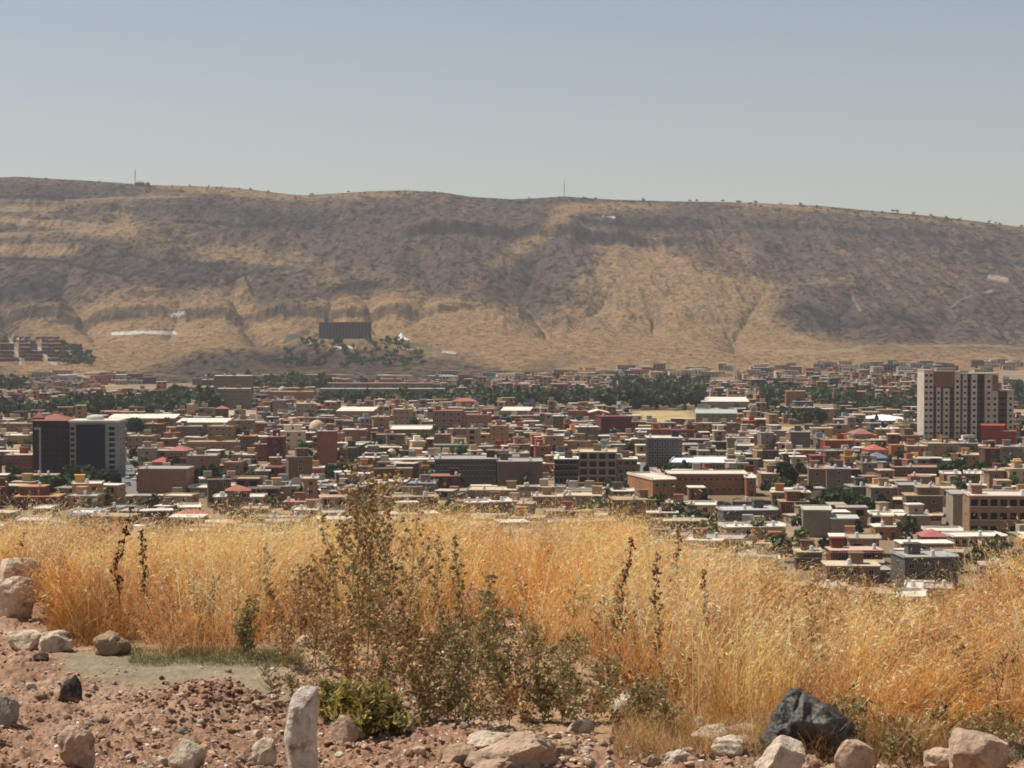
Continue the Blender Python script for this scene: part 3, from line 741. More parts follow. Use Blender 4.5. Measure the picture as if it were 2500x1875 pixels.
B('house', 'house', 'beige flat-topped house with one black window near the grass', 1262, 1300, 1232, 1268, (.40, .28, .17), 'beige', dp=9, ncol=1)
# ---- third quarter
B('warehouse', 'warehouse', 'narrow white roof in front of the dark wood', 1222, 1294, 1003, 1018, (.32, .25, .20), 'white', dp=22, ncol=0, roof='shed', stair=False, tank=0)
B('warehouse', 'warehouse', 'red-brown hall with a bright white gable roof by the wood', 1434, 1488, 1009, 1030, (.33, .13, .10), 'white', dp=22, ncol=0, roof='gable', stair=False, tank=0, rz=0)
B('house', 'house', 'red-brown wall block left of the white gabled hall', 1386, 1434, 1004, 1030, (.32, .14, .11), 'brick', dp=14, ncol=2)
B('house', 'house', 'dark maroon cube beside the yellow field', 1466, 1544, 1018, 1062, (.15, .035, .045), 'maroon', dp=18, ncol=0, stair=False, tank=1, rz=8)
B('house', 'house', 'dark red block right of the yellow field', 1630, 1697, 1051, 1074, (.22, .05, .045), 'maroon', dp=13, ncol=2, rz=-5)
B('warehouse', 'warehouse', 'large grey-green hall under a wide shiny white roof right of the wood', 1712, 1830, 981, 1000, (.27, .29, .25), 'white', dp=50, ncol=0, roof='shed', stair=False, tank=0, rz=-3)
B('warehouse', 'warehouse', 'green-grey shed with a greenish roof in front of the white-roofed hall', 1698, 1800, 1010, 1036, (.23, .25, .21), (.36, .40, .34), dp=24, ncol=6, roof='shed', stair=False, tank=0, rz=-5)
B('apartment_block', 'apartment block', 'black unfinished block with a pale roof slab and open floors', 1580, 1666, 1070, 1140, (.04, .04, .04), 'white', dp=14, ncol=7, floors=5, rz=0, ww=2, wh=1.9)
B('market_hall', 'market hall', 'low hall with a broad white flat roof over dark glass walls', 1640, 1768, 1130, 1152, (.10, .08, .08), (.72, .71, .70), dp=32, ncol=10, floors=1, rz=-8, stair=False, tank=0, overhang=1.2, ww=3, wh=2.6)
B('apartment_block', 'apartment block', 'dark grey block attached left of the beige windowed block', 1353, 1412, 1122, 1182, (.085, .085, .09), 'white', dp=16, ncol=5, floors=4, rz=-2, win='hole')
B('apartment_block', 'apartment block', 'beige block with rows of dark square windows in the centre right', 1412, 1506, 1105, 1182, (.30, .25, .18), 'cream', dp=16, ncol=4, floors=4, rz=-2, win='hole', ww=2.6, wh=2.2)
B('apartment_block', 'apartment block', 'brown-grey lower wing right of the beige windowed block', 1506, 1556, 1122, 1182, (.20, .155, .12), 'white', dp=14, ncol=3, floors=3, rz=-2, win='hole')
B('garden_wall', 'wall', 'long red-brown boundary wall below the beige windowed block', 1380, 1602, 1184, 1197, (.30, .15, .10), 'orange', dp=1.0, ncol=0, rz=0, stair=False, tank=0, overhang=.1)
B('school', 'school', 'orange-brown school with a long bright two-storey wing', 1634, 1822, 1158, 1208, (.36, .175, .095), (.66, .55, .44), dp=14, floors=2, ncol=12, rz=0, stair=False, tank=0, overhang=.8)
B('school', 'school', 'orange-brown flat wing with a pale slanting roof, left end of the school', 1592, 1652, 1172, 1222, (.38, .20, .11), (.66, .55, .44), dp=30, floors=2, ncol=3, rz=14, stair=False, tank=0)
B('school', 'school', 'small orange-brown block in front of the school with two dark windows', 1682, 1722, 1192, 1222, (.34, .165, .10), 'white', dp=9, ncol=2, rz=0, stair=False, tank=0)
B('school', 'school', 'orange-brown end block at the right end of the school', 1822, 1846, 1168, 1212, (.36, .18, .10), 'white', dp=16, ncol=1, rz=0, stair=False, tank=0)
B('house', 'house', 'beige plastered house with flat walls below the yard, centre right', 1376, 1470, 1212, 1262, (.33, .28, .21), 'cream', dp=13, ncol=2)
B('house', 'house', 'wide tan house with a blank front below the yard', 1496, 1602, 1222, 1262, (.36, .255, .16), 'sand', dp=13, ncol=3)
B('house', 'house', 'red-brown low house under the white slab in front of the school', 1604, 1684, 1232, 1256, (.34, .16, .11), 'cream', dp=11, ncol=4)
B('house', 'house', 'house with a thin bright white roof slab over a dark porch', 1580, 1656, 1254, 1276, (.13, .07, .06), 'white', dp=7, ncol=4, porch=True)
B('house', 'house', 'brick red porch house just above the grass in the centre', 1330, 1410, 1250, 1274, (.33, .12, .07), 'pinkish', dp=10, ncol=4)
B('house', 'house', 'long slate blue house by the garden hedge', 1764, 1902, 1247, 1285, (.12, .135, .155), (.45, .44, .42), dp=12, ncol=8)
B('house', 'house', 'beige low house with dark slit left of the tan blank house', 1300, 1378, 1214, 1240, (.42, .32, .23), 'cream', dp=11, ncol=2)
# ---- right part
B('house', 'house', 'brick orange block beyond the town near the right-hand wood', 1919, 1966, 956, 996, (.33, .17, .125), 'pinkish', dp=18, ncol=0)
B('house', 'house', 'dark low block in front of the brick orange block', 1940, 1986, 981, 998, (.06, .06, .07), 'grey', dp=12, ncol=4)
B('warehouse', 'warehouse', 'exhibition hall with a broad white pointed roof left of the tall tower', 2126, 2252, 1022, 1036, (.26, .19, .12), (.74, .74, .74), dp=40, ncol=0, roof='hip', hiph=.09, stair=False, tank=0, rz=12)
B('house', 'house', 'bright red stepped block right of the tall tower', 2394, 2452, 1040, 1092, (.36, .055, .04), 'red', dp=16, ncol=0, rz=-14, stair=False, tank=0)
B('house', 'house', 'lower dark red block stepping down to the right of the red one', 2448, 2480, 1054, 1094, (.30, .045, .035), 'red', dp=12, ncol=0, rz=-14, stair=False, tank=0)
B('house', 'house', 'dark grey tall house right of the middle', 1930, 1978, 1056, 1102, (.15, .15, .15), 'concrete', dp=13, ncol=0)
B('house', 'house', 'light grey block left of the dark grey tall house', 1858, 1890, 1058, 1104, (.28, .26, .25), 'concrete', dp=13, ncol=1)
B('house', 'house', 'red painted house with a jagged roof above orange roofs', 2014, 2086, 1076, 1104, (.30, .06, .045), 'orange', dp=12, ncol=3)
B('house', 'house', 'house with a brownish red hip roof in front of the field', 2084, 2134, 1054, 1078, 'sand', (.30, .12, .10), roof='hip', dp=14)
B('house', 'house', 'house with a red tiled roof and a white sheet on it', 2120, 2168, 1092, 1116, 'beige', (.42, .11, .08), roof='hip', dp=12)
B('house', 'house', 'orange-pink house front left below the tall tower', 2214, 2264, 1090, 1122, (.42, .22, .15), 'cream', dp=12, ncol=2)
B('house', 'house', 'wide beige wall right below the tall tower', 2264, 2342, 1084, 1122, (.33, .27, .19), 'beige', dp=14, ncol=2)
B('house', 'house', 'grey-green block between beige wall and yellow house', 2342, 2388, 1084, 1118, (.23, .24, .18), 'concrete', dp=13, ncol=1)
B('house', 'house', 'ochre yellow house with a cream frame right of centre below the red block', 2350, 2406, 1112, 1144, (.46, .28, .08), 'cream', dp=11, ncol=3)
B('house', 'house', 'tall dark red-brown house below the bright red block', 2404, 2442, 1096, 1152, (.11, .055, .05), 'brick', dp=12, ncol=1)
B('house', 'house', 'grey stone house beside the tall dark brown one', 2442, 2500, 1092, 1140, (.24, .23, .23), 'concrete', dp=13, ncol=3)
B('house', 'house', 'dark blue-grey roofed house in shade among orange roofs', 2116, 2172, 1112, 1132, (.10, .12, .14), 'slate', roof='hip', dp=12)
B('house', 'house', 'small orange block left of the blue-grey roof', 2062, 2100, 1116, 1134, (.48, .25, .10), 'yellow', dp=9)
B('house', 'house', 'maroon red low house in the middle right', 1980, 2010, 1114, 1134, (.26, .05, .05), 'red', dp=10)
B('apartment_block', 'apartment block', 'dark red terrace with a row of black arches right of centre', 2182, 2302, 1142, 1164, (.14, .055, .045), 'pinkish', dp=12, ncol=12, ww=1.8, wh=2)
B('house', 'house', 'grey-pink pair of walls behind the leafy trees', 2018, 2078, 1146, 1204, (.22, .19, .18), 'concrete', dp=13, ncol=1)
B('house', 'house', 'brown-grey house right of the tall cypress', 1974, 2016, 1146, 1196, (.27, .21, .17), 'beige', dp=12, ncol=1)
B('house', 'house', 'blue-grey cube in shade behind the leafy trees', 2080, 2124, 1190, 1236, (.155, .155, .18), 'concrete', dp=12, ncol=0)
B('house', 'house', 'beige tall house with a flat pale roof right of the leafy trees', 2126, 2180, 1192, 1254, (.30, .25, .19), 'cream', dp=12, ncol=2)
B('house', 'house', 'long grey wall house behind the beige tall one', 2192, 2280, 1186, 1218, (.26, .24, .22), 'concrete', dp=12, ncol=0)
B('house', 'house', 'brown-grey house with a small cream roof room', 2212, 2302, 1212, 1262, (.19, .165, .125), 'sand', dp=12, ncol=2, upper=(-2, 5, 2, 2.2))
B('house', 'house', 'big light grey block, taller left half, in front of the green garden', 1960, 2030, 1247, 1312, (.29, .285, .27), (.46, .46, .36), dp=13, ncol=0, rz=-6, stair=False, tank=0)
B('house', 'house', 'light grey lower half attached right of the big grey block', 2030, 2096, 1268, 1314, (.28, .27, .255), (.46, .46, .38), dp=12, ncol=0, rz=-6, stair=False, tank=0)
B('apartment_block', 'apartment block', 'tan apartment block with three rows of dark loggias at the right edge', 2366, 2510, 1212, 1310, (.34, .235, .165), (.62, .5, .42), dp=14, floors=3, ncol=6, rz=-4, win='hole', ww=2.6, wh=2.0, stair=True)
B('house', 'house', 'tall light grey wall left of the tan block with loggias', 2326, 2364, 1208, 1292, (.33, .32, .29), 'concrete', dp=15, ncol=0, rz=-4, stair=False, tank=0)
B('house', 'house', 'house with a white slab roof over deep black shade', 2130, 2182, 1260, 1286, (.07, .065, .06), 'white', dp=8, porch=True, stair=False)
B('house', 'house', 'tan house with a bright white roof below the black porch', 2136, 2196, 1288, 1318, (.40, .25, .15), 'white', dp=9, ncol=2)
B('house', 'house', 'flat-slab house with a pinkish wall left of the tall cypress', 1858, 1902, 1158, 1198, (.34, .22, .17), 'cream', dp=12, ncol=1, porch=True)
B('house', 'house', 'long orange-brown garden house with two pale roofs behind the lawn', 1884, 1980, 1204, 1226, (.38, .20, .11), 'cream', dp=10, ncol=7, floors=1)
B('house', 'house', 'dark red house with a pale arch at the lower right', 2252, 2312, 1300, 1336, (.22, .05, .05), (.36, .12, .10), dp=10, ncol=2, roof='hip')
B('house', 'house', 'very long low white-roofed building at the lower right', 2326, 2462, 1312, 1334, (.40, .32, .24), (.70, .62, .52), dp=10, ncol=8, stair=False)
B('house', 'house', 'long flat white roof in front of the dark red arched house', 2200, 2330, 1336, 1352, (.32, .25, .18), (.70, .64, .54), dp=9, ncol=6, stair=False)
B('house', 'house', 'dark red fronted shop row with white tops lower right', 2030, 2158, 1346, 1378, (.24, .055, .04), (.55, .36, .28), dp=9, ncol=6, porch=True)
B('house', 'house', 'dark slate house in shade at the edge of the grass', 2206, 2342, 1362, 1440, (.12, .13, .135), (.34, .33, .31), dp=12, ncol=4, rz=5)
B('house', 'house', 'brown-beige house with a tall black doorway at the edge of the grass', 2018, 2150, 1384, 1440, (.28, .215, .16), 'cream', dp=10, ncol=3, rz=-2)
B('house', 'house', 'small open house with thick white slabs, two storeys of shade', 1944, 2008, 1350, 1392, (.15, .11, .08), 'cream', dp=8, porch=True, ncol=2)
B('house', 'house', 'orange-brown roofed low house above the right-hand grass', 1862, 1940, 1330, 1360, (.36, .20, .12), 'orange', dp=9, ncol=3)
# ---- upper town, far
B('hotel', 'hotel', 'large dark ribbed hotel block on the terrace of the hillside', 0, 1, 1000, 1001, 'grey', ncol=0) if False else None
p, dd_ = on_mountain(842, 830, 2500, 3200)
p = Vector((gp(842, 830, p.z).x if False else (842 - 1250) / F * 2780, 2780, mz(842, 2780)))
kk = 2780 / F; w = 124 * kk; h = zat(788, 2780) - p.z
root = tag(empty('hotel', p, 0), 'large dark ribbed hotel block on a terrace of the hillside', 'hotel')
mb = MB(); mb.box(-w / 2, w / 2, 0, 26, -6, h); mb.build('wall', M['plaster'], root, (.075, .062, .065))
for i in range(17):
    x = -w / 2 + w * i / 16
    mb = MB(); mb.box(x - .6, x + .6, -1.6, -.01, -6, h + .2); mb.build('rib', M['plaster'], root, (.15, .12, .12))
for i in range(16):
    for f in range(6):
        put_window(root, -w / 2 + w * (i + .5) / 16, 0, h * (f + .5) / 6, 2.4, 2.0)
mb = MB(); mb.box(-w / 2 - 1, w / 2 + 1, -2, 27, h + .21, h + 1.2); mb.build('roof', M['slab'], root, (.17, .13, .13))
hp = Vector(((980 - 1250) / F * 2720, 2720, mz(980, 2720)))
mb = MB(); t_n = 20; t_r = 22 * 2720 / F; t_h = zat(812, 2720) - hp.z
vs = []
for j, (rr, zz_) in enumerate([(1, .14), (.72, .24), (.42, .45), (.18, .78), (.02, 1)]):
    for i in range(t_n): vs.append((t_r * rr * math.cos(2 * math.pi * i / t_n) * (1 if j else (1 + .06 * (i % 2))), t_r * rr * math.sin(2 * math.pi * i / t_n), t_h * zz_))
mb.add(vs, [(j * t_n + i, j * t_n + (i + 1) % t_n, (j + 1) * t_n + (i + 1) % t_n, (j + 1) * t_n + i) for j in range(4) for i in range(t_n)] + [tuple(range(4 * t_n, 5 * t_n))])
root = tag(empty('event_tent', hp, 0), 'white peaked tent right of the hillside hotel', 'tent')
mb.build('canopy', M['white'], root)
mb = MB()
for i in range(0, t_n, 2): mb.cyl(t_r * .95 * math.cos(2 * math.pi * i / t_n), t_r * .95 * math.sin(2 * math.pi * i / t_n), -3, t_h * .15, .25, 6)
mb.build('post', M['metal'], root)
# cream dome on its drum, green mosque dome
def dome_building(X, Yt, Yb, wpx, lab, dc, wc, name='mosque'):
    p = gp(X, Yb); k = p.y / F; r = wpx * k / 2; h = zat(Yt, p.y)
    root = tag(empty(name, p, 0), lab, 'mosque')
    mb = MB(); mb.box(-r * 1.5, r * 1.5, -r * 1.3, r * 1.3, 0, h - r * 1.6); mb.build('wall', M['plaster'], root, wc)
    mb = MB(); mb.cyl(0, 0, h - r * 1.6 + .003, h - r * 1.05, r * .93, 20); mb.build('drum', M['plaster'], root, wc)
    mb = MB(); mb.dome(0, 0, h - r * 1.05 + .003, r, r * 1.05, 24, 8); mb.build('dome', M['slab'], root, dc, smooth=True)
    mb = MB(); mb.cyl(0, 0, h - .1, h + 1.2, .12, 6); mb.build('finial', M['metal'], root)
    LAND.append(dict(x0=X - wpx * .7, x1=X + wpx * .7, yt=Yt, yb=Yb - 30, d=p.y, cx=p.x, cy=p.y, w=r * 3, dp=r * 3, land=True))
dome_building(774, 1025, 1080, 40, 'cream round mosque dome above the brick red tower block', (.60, .42, .27), (.36, .28, .2))
dome_building(690, 943, 975, 20, 'small pale green dome behind the orange-roofed long house', (.34, .42, .33), (.3, .25, .18))
dome_building(956, 1095, 1135, 24, 'small cream dome with a dark opening in the centre left', (.62, .5, .38), (.25, .18, .13))
# radio masts and hut on the ridge
def mast(X, Yt, lab):
    c = np.interp(X, ridX, ridY)
    d = 4595 + 120 * math.sin((X - 1250) / F * 4600 / 700.0)
    p = Vector(((X - 1250) / F * d, d, mz(X, d) - 1)); h = zat(Yt, d) - p.z
    root = tag(empty('radio_mast', p, 0), lab, 'radio mast', 'masts on the ridge')
    mb = MB(); b = 2.2; n = 8
    for a in range(3):
        t = 2 * math.pi * a / 3
        mb.tube([(b * math.cos(t), b * math.sin(t), 0), (.35 * math.cos(t), .35 * math.sin(t), h)], .28, 4)
    for j in range(n):
        z0, z1 = h * j / n, h * (j + 1) / n
        for a in range(3):
            t, u = 2 * math.pi * a / 3, 2 * math.pi * (a + 1) / 3
            r0, r1 = b + (.35 - b) * z0 / h, b + (.35 - b) * z1 / h
            mb.tube([(r0 * math.cos(t), r0 * math.sin(t), z0), (r1 * math.cos(u), r1 * math.sin(u), z1)], .16, 3)
    mb.build('lattice', M['metal'], root)
    mb = MB(); mb.cyl(0, 0, h, h + 5, .2, 5); mb.build('aerial', M['metal'], root)
    for zz in (.6, .75):
        mb = MB(); mb.cyl(.9, -.6, h * zz, h * zz + 2, .7, 8); mb.build('drum_antenna', M['metal'], root)
mast(332, 414, 'thin lattice mast beside a hut on the left of the ridge')
mast(1377, 444, 'thin lattice mast standing alone on the middle of the ridge')
for X, wpx, hpx, lab in ((343, 22, 11, 'wide dark hut beside the left-hand ridge mast'), (362, 9, 12, 'narrow dark hut right of the left-hand ridge mast')):
    d = 4580 + 120 * math.sin((X - 1250) / F * 4600 / 700.0); p = Vector(((X - 1250) / F * d, d, mz(X, d) - 2))
    root = tag(empty('hut', p, 0), lab, 'hut')
    w = wpx * d / F
    mb = MB(); mb.box(-w / 2, w / 2, 0, 9, 0, 2 + hpx * d / F * .7); mb.build('wall', M['plaster'], root, (.12, .11, .1))
    mb = MB(); mb.hip(-w / 2 - .6, w / 2 + .6, -.6, 9.6, 2 + hpx * d / F * .7, 2 + hpx * d / F); mb.build('roof', M['tile'], root, (.10, .09, .09))

# ================================================================== FILLER HOUSES
SKIP = [(715, 785, 1098, 1158), (1690, 2120, 1214, 1270), (0, 300, 1164, 1200), (295, 352, 1080, 1214), (1536, 1706, 996, 1040), (980, 1155, 1068, 1100), (1384, 1604, 1182, 1210), (1552, 1640, 1130, 1170),
        (1848, 2060, 1036, 1062), (0, 80, 1085, 1110), (1860, 2010, 1045, 1060), (1180, 1720, 955, 1001), (490, 650, 1000, 1022)]
def rects_hit(X0, X1, Yt, Yb, d):
    """returns 'skip' or the lowest allowed top row"""
    lim = -1
    for q in LAND:
        if not q['land']: continue
        if X1 < q['x0'] + 2 or X0 > q['x1'] - 2: continue
        if q['d'] > d:            # landmark behind: keep its wall in view
            if Yt < q['yb'] - 2: lim = max(lim, q['yb'] - 2)
    return lim
def fits(x, y, w, dp):
    for q in LAND:
        if abs(x - q['cx']) < (w + q['w']) / 2 + 1.2 and abs(y + dp / 2 - q['cy']) < (dp + q['dp']) / 2 + 1.0: return False
    return True
names = [('beige', 16), ('sand', 12), ('pinkish', 12), ('grey', 6), ('brown', 11), ('cream', 7), ('brick', 8), ('orange', 7), ('concrete', 10), ('olive', 2.5), ('maroon', 3), ('slate', 3), ('dark', 4), ('white', 2), ('red', 1.5), ('yellow', 1.5)]
nm = [a for a, b in names]; nwt = [b for a, b in names]
cand = []
ang = R(9)
y = 430.0
rowi = 0
while y < 2330:
    st = 11 + rowi % 2 * 3.5 + (0 if y < 1100 else 3)
    x = -0.36 * y
    while x < 0.36 * y:
        w = random.uniform(4.5, 10) if random.random() < .88 else random.uniform(10, 18)
        gap = random.choice([0.3, 0.5, 0.8, 1.5, 5])
        yy = y + x * math.tan(ang) * (1 if (int(y / 160)) % 2 else -.6) + random.uniform(-2.5, 2.5)
        dp = random.uniform(6, 9.5)
        if yy > 400: cand.append((x + w / 2, yy, w, dp))
        x += w + gap
    y += st; rowi += 1
cand.sort(key=lambda c: c[1])
fill = []
crest_x = [-400, 0, 300, 640, 1000, 1300, 1500, 1750, 1860, 2000, 2150, 2300, 2450, 2900]
crest_y = [1325, 1325, 1300, 1295, 1305, 1320, 1345, 1375, 1430, 1510, 1520, 1510, 1440, 1430]
for x, y, w, dp in cand:
    X, Yb = pix((x, y, 0))
    if Yb > np.interp(X, crest_x, crest_y) + 120: continue
    X0, X1 = X - w / 2 * F / y, X + w / 2 * F / y
    if any(a < X < b and c < Yb < d for a, b, c, d in SKIP): continue
    if y > np.interp(X, footX, footD) - 25: continue
    if y > 1350 and fbm(x / 170, y / 170, 201, 3) < .42: continue
    if random.random() < .06: continue
    if not fits(x, y, w, dp): continue
    fl = random.choices([1, 2, 3, 4], [6, 7, 1.6, .4])[0]
    h = fl * 2.9 + random.uniform(-.4, .5)
    if y < 620: h = min(h, 6.6)
    Yt = pix((x, y, h))[1]
    lim = rects_hit(X0, X1, Yt, Yb, y)
    if lim > 0:
        h2 = zat(lim, y)
        if h2 < 2.4: continue
        h = min(h, h2)
    wts = list(nwt)
    if 1850 < X < 2360 and 1060 < Yb < 1140: wts[6] *= 3; wts[7] *= 3.5; wts[14] *= 3
    if 1240 < X < 1450 and 1040 < Yb < 1110: wts[6] *= 4; wts[7] *= 2
    if y > 1400: wts[5] *= .6; wts[10] *= 1.6
    cn = random.choices(nm, wts)[0]
    fill.append(dict(x=x, y=y, w=w, dp=dp, h=h, c=cn, X=X, Yb=Yb, Yt=pix((x, y, h))[1], X0=X0, X1=X1, inview=(X1 > 0 and X0 < 2500)))
    LAND.append(dict(x0=X0, x1=X1, yt=Yt, yb=Yb, d=y, cx=x, cy=y + dp / 2, w=w, dp=dp, land=False))
# individuals: the nearest in view, tested for being seen at all
NH = sum(1 for o in bpy.data.objects if o.get('category') == 'house')
occl = np.full(2600, 1e9)
shown = []
allb = [(q['d'], q['x0'], q['x1'], q['yt'], None) for q in LAND if q['land']] + [(f['y'], f['X0'], f['X1'], f['Yt'], f) for f in fill]
allb.sort(key=lambda t: t[0])
for i in range(2600): occl[i] = np.interp(i - 50, crest_x, crest_y) - 4
for d, a, b, yt, f in allb:
    i0, i1 = int(max(0, a + 50)), int(min(2599, b + 50))
    if i1 <= i0: continue
    seg = occl[i0:i1]
    vis = np.maximum(seg - yt, 0).sum()
    if f is not None: f['vis'] = vis; f['visible'] = vis > 60 and f['inview'] and (seg > yt + 1.5).mean() > .3
    occl[i0:i1] = np.minimum(seg, yt)
ind = sorted([f for f in fill if f.get('visible')], key=lambda f: -f['vis'])[:300 - NH]
ids = set(id(f) for f in ind)
ind.sort(key=lambda f: f['y'])
cname = {'beige': 'beige', 'sand': 'sandy tan', 'pinkish': 'pinkish brown', 'grey': 'dull grey', 'brown': 'dark brown', 'cream': 'cream', 'brick': 'brick red', 'orange': 'orange', 'concrete': 'bare concrete', 'olive': 'olive drab',
         'maroon': 'maroon', 'slate': 'slate blue', 'dark': 'blackish', 'white': 'white', 'red': 'bright red', 'yellow': 'ochre yellow'}
LM = [((125, 1160), 'the brown tower with red roof'), ((230, 1165), 'the blue glass tower'), ((395, 1214), 'the blank pink-brown block'), ((322, 1150), 'the street with cars'), ((490, 1170), 'the one-window grey-brown block'),
      ((798, 1140), 'the brick red tower block'), ((774, 1060), 'the cream dome'), ((750, 1150), 'the small green park'), ((1137, 1190), 'the black frame building'), ((1270, 1192), 'the blank dark wall'),
      ((1216, 1092), 'the lone tan tower house'), ((1460, 1182), 'the beige block with window rows'), ((1505, 1062), 'the dark maroon cube'), ((1623, 1140), 'the black block with pale slab'), ((1704, 1152), 'the hall with white flat roof'),
      ((1728, 1208), 'the orange-brown school'), ((1916, 1190), 'the tall cypress'), ((2000, 1250), 'the green garden'), ((2020, 1312), 'the big light grey block'), ((2435, 1300), 'the tan block with loggias'), ((2366, 1080), 'the tall apartment tower'),
      ((2420, 1092), 'the bright red block'), ((2080, 1240), 'the leafy garden trees'), ((1124, 1050), 'the pink block with dark slots'), ((1550, 1000), 'the yellow field'), ((650, 1125), 'the maroon block'), ((200, 1200), 'the dark tree clump'),
      ((2240, 1164), 'the terrace with black arches'), ((2188, 1036), 'the white pointed roof hall'), ((2278, 1336), 'the dark red arched house'), ((2280, 1420), 'the slate house at the grass edge'), ((2094, 1378), 'the dark red shop row'),
      ((1830, 1285), 'the long slate house'), ((1370, 1274), 'the brick red porch house'), ((1423, 1262), 'the plastered beige house'), ((1006, 1064), 'the wide white market roof'), ((745, 1262), 'the white-roofed grass-edge house'), ((88, 1245), 'the red-brown house at left')]
labels = {}
ordn = ['', 'second ', 'third ', 'fourth ', 'fifth ', 'sixth ', 'seventh ', 'eighth ']
stuffmb = MB()
for f in fill:
    x, y, w, dp, h, cn = f['x'], f['y'], f['w'], f['dp'], f['h'], f['c']
    colr = jit(PAL[cn], .26)
    fl = max(1, round(h / 3.2))
    if id(f) in ids:
        near = y < 780
        feat = random.choices(['stair', 'tank', 'porch', 'upper', 'hip', 'plain', 'hole'], [5, 4, 5, 5, .5, 2, 5])[0]
        if w < 8.5 and feat == 'upper': feat = 'plain'
        if h < 4.5 and feat == 'porch': feat = 'tank'
        root = empty('house', (x, y, 0), R(random.uniform(-14, 14)))
        fx_, fy_ = f['X'], f['Yb']
        (lx, ly), ln = min(LM, key=lambda q: abs(q[0][0] - fx_) + 1.6 * abs(q[0][1] - fy_))
        dx, dy = fx_ - lx, fy_ - ly
        rel = ('right of' if dx > 0 else 'left of') if abs(dx) > 1.3 * abs(dy) else ('behind' if dy < 0 else 'before')
        desc = {'stair': 'with stair room', 'tank': 'with roof tanks', 'porch': 'with shaded porch', 'upper': 'with set-back storey', 'hip': 'with hipped roof', 'plain': 'with bare roof', 'hole': 'with dark windows'}[feat]
        st = {1: 'low', 2: 'two-storey', 3: 'three-storey', 4: 'tall'}.get(fl, 'tall')
        key = (cname[cn], st, desc, rel, ln)
        labels.setdefault(key, []).append((math.hypot(dx, dy), root))
        root['category'] = 'house'; root['group'] = 'flat-roofed houses of the town'
        up = None
        if feat == 'upper': a = random.uniform(-w / 2 + .2, -1); up = (a, a + random.uniform(4, w * .55), random.uniform(1.5, 4), 2.8)
        rc = PAL['white'] if random.random() < .32 else jit(random.choice([PAL['cream'], PAL['beige'], PAL['concrete'], PAL['sand'], colr, colr]), .1)
        if feat == 'hip': rc = (.36, .12, .08)
        make_building(root, w, dp, h, colr, rc, fl, max(1, int(w / (3.6 if near else 5))), roof='hip' if feat == 'hip' else 'flat', stair=feat == 'stair', tank={'tank': 2, 'hip': 0}.get(feat, random.choice([0, 1])),
                      win='hole' if feat == 'hole' else 'win', porch=feat == 'porch', upper=up, side=near, overhang=random.choice([.15, .3, .7]), ww=2.3 if feat == 'hole' else 1.5, wh=1.9 if feat == 'hole' else 1.5)
    else:
        a = R(random.uniform(-14, 14)); Mx = Matrix.Translation((x, y, 0)) @ Matrix.Rotation(a, 4, 'Z')
        stuffmb.cc = wk(colr); stuffmb.box(-w / 2, w / 2, 0, dp, 0, h, M=Mx)
        stuffmb.cc = PAL['white'] if random.random() < .22 else jit(random.choice([PAL['cream'], PAL['beige'], PAL['concrete'], colr, colr]), .12)
        stuffmb.box(-w / 2 - .3, w / 2 + .3, -.3, dp + .3, h + .003, h + .3, M=Mx)
        if random.random() < .5:
            stuffmb.cc = jit(colr, .2); sx = random.uniform(-w / 2, w / 2 - 3.2); stuffmb.box(sx, sx + 3, dp * .4, dp * .4 + 3, h + .303, h + 2.7, M=Mx)
        stuffmb.cc = (.012, .011, .012)
        nc = max(1, int(w / 3.2))
        for ff in range(fl):
            for c in range(nc):
                if random.random() < .8:
                    xc = -w / 2 + w * (c + .5) / nc; zc = h / fl * (ff + .5); ww = random.choice([.6, .8, 1.3]); stuffmb.box(xc - ww, xc + ww, -.05, -.003, zc - .8, zc + .8, M=Mx)
for key, lst in labels.items():
    lst.sort(key=lambda t: t[0])
    c_, s_, de, rel, ln = key
    for i, (_, rt) in enumerate(lst):
        rt['label'] = f"{ordn[i] if i else ''}{'nearest ' if i == 0 and len(lst) > 1 else ('nearest ' if i else '')}{c_} {s_} house {de} {rel} {ln}".replace('  ', ' ')
        if len(rt['label'].split()) > 16: rt['label'] = rt['label'].replace('two-storey ', '2-storey ').replace('with ', '', 1).replace('nearest', 'close', 1).replace('second close ', 'second ')
yard = MB()
for f in fill:
    if f['y'] < 1300 and random.random() < .7:
        Mx = Matrix.Translation((f['x'], f['y'] - random.uniform(2, 3.4), 0)) @ Matrix.Rotation(R(random.uniform(-8, 8)), 4, 'Z')
        w = f['w'] * random.uniform(.5, .9); yard.cc = jit(random.choice([PAL['beige'], PAL['sand'], PAL['cream'], PAL['concrete'], PAL['brown']]), .15)
        yard.box(-w / 2, w / 2, 0, .25, 0, random.uniform(1.4, 2.3), M=Mx)
        if random.random() < .5:
            a = random.uniform(-w / 2, w / 2 - 2.5); yard.cc = PAL['white'] if random.random() < .5 else PAL['beige']; yard.box(a, a + random.uniform(1.5, 3), .3, 2.1, 2.2, 2.35, M=Mx)
tag(yard.build('yard_walls', M['far'], colour=True), 'low yard walls and lean-to roofs between the houses', 'walls', kind='stuff')
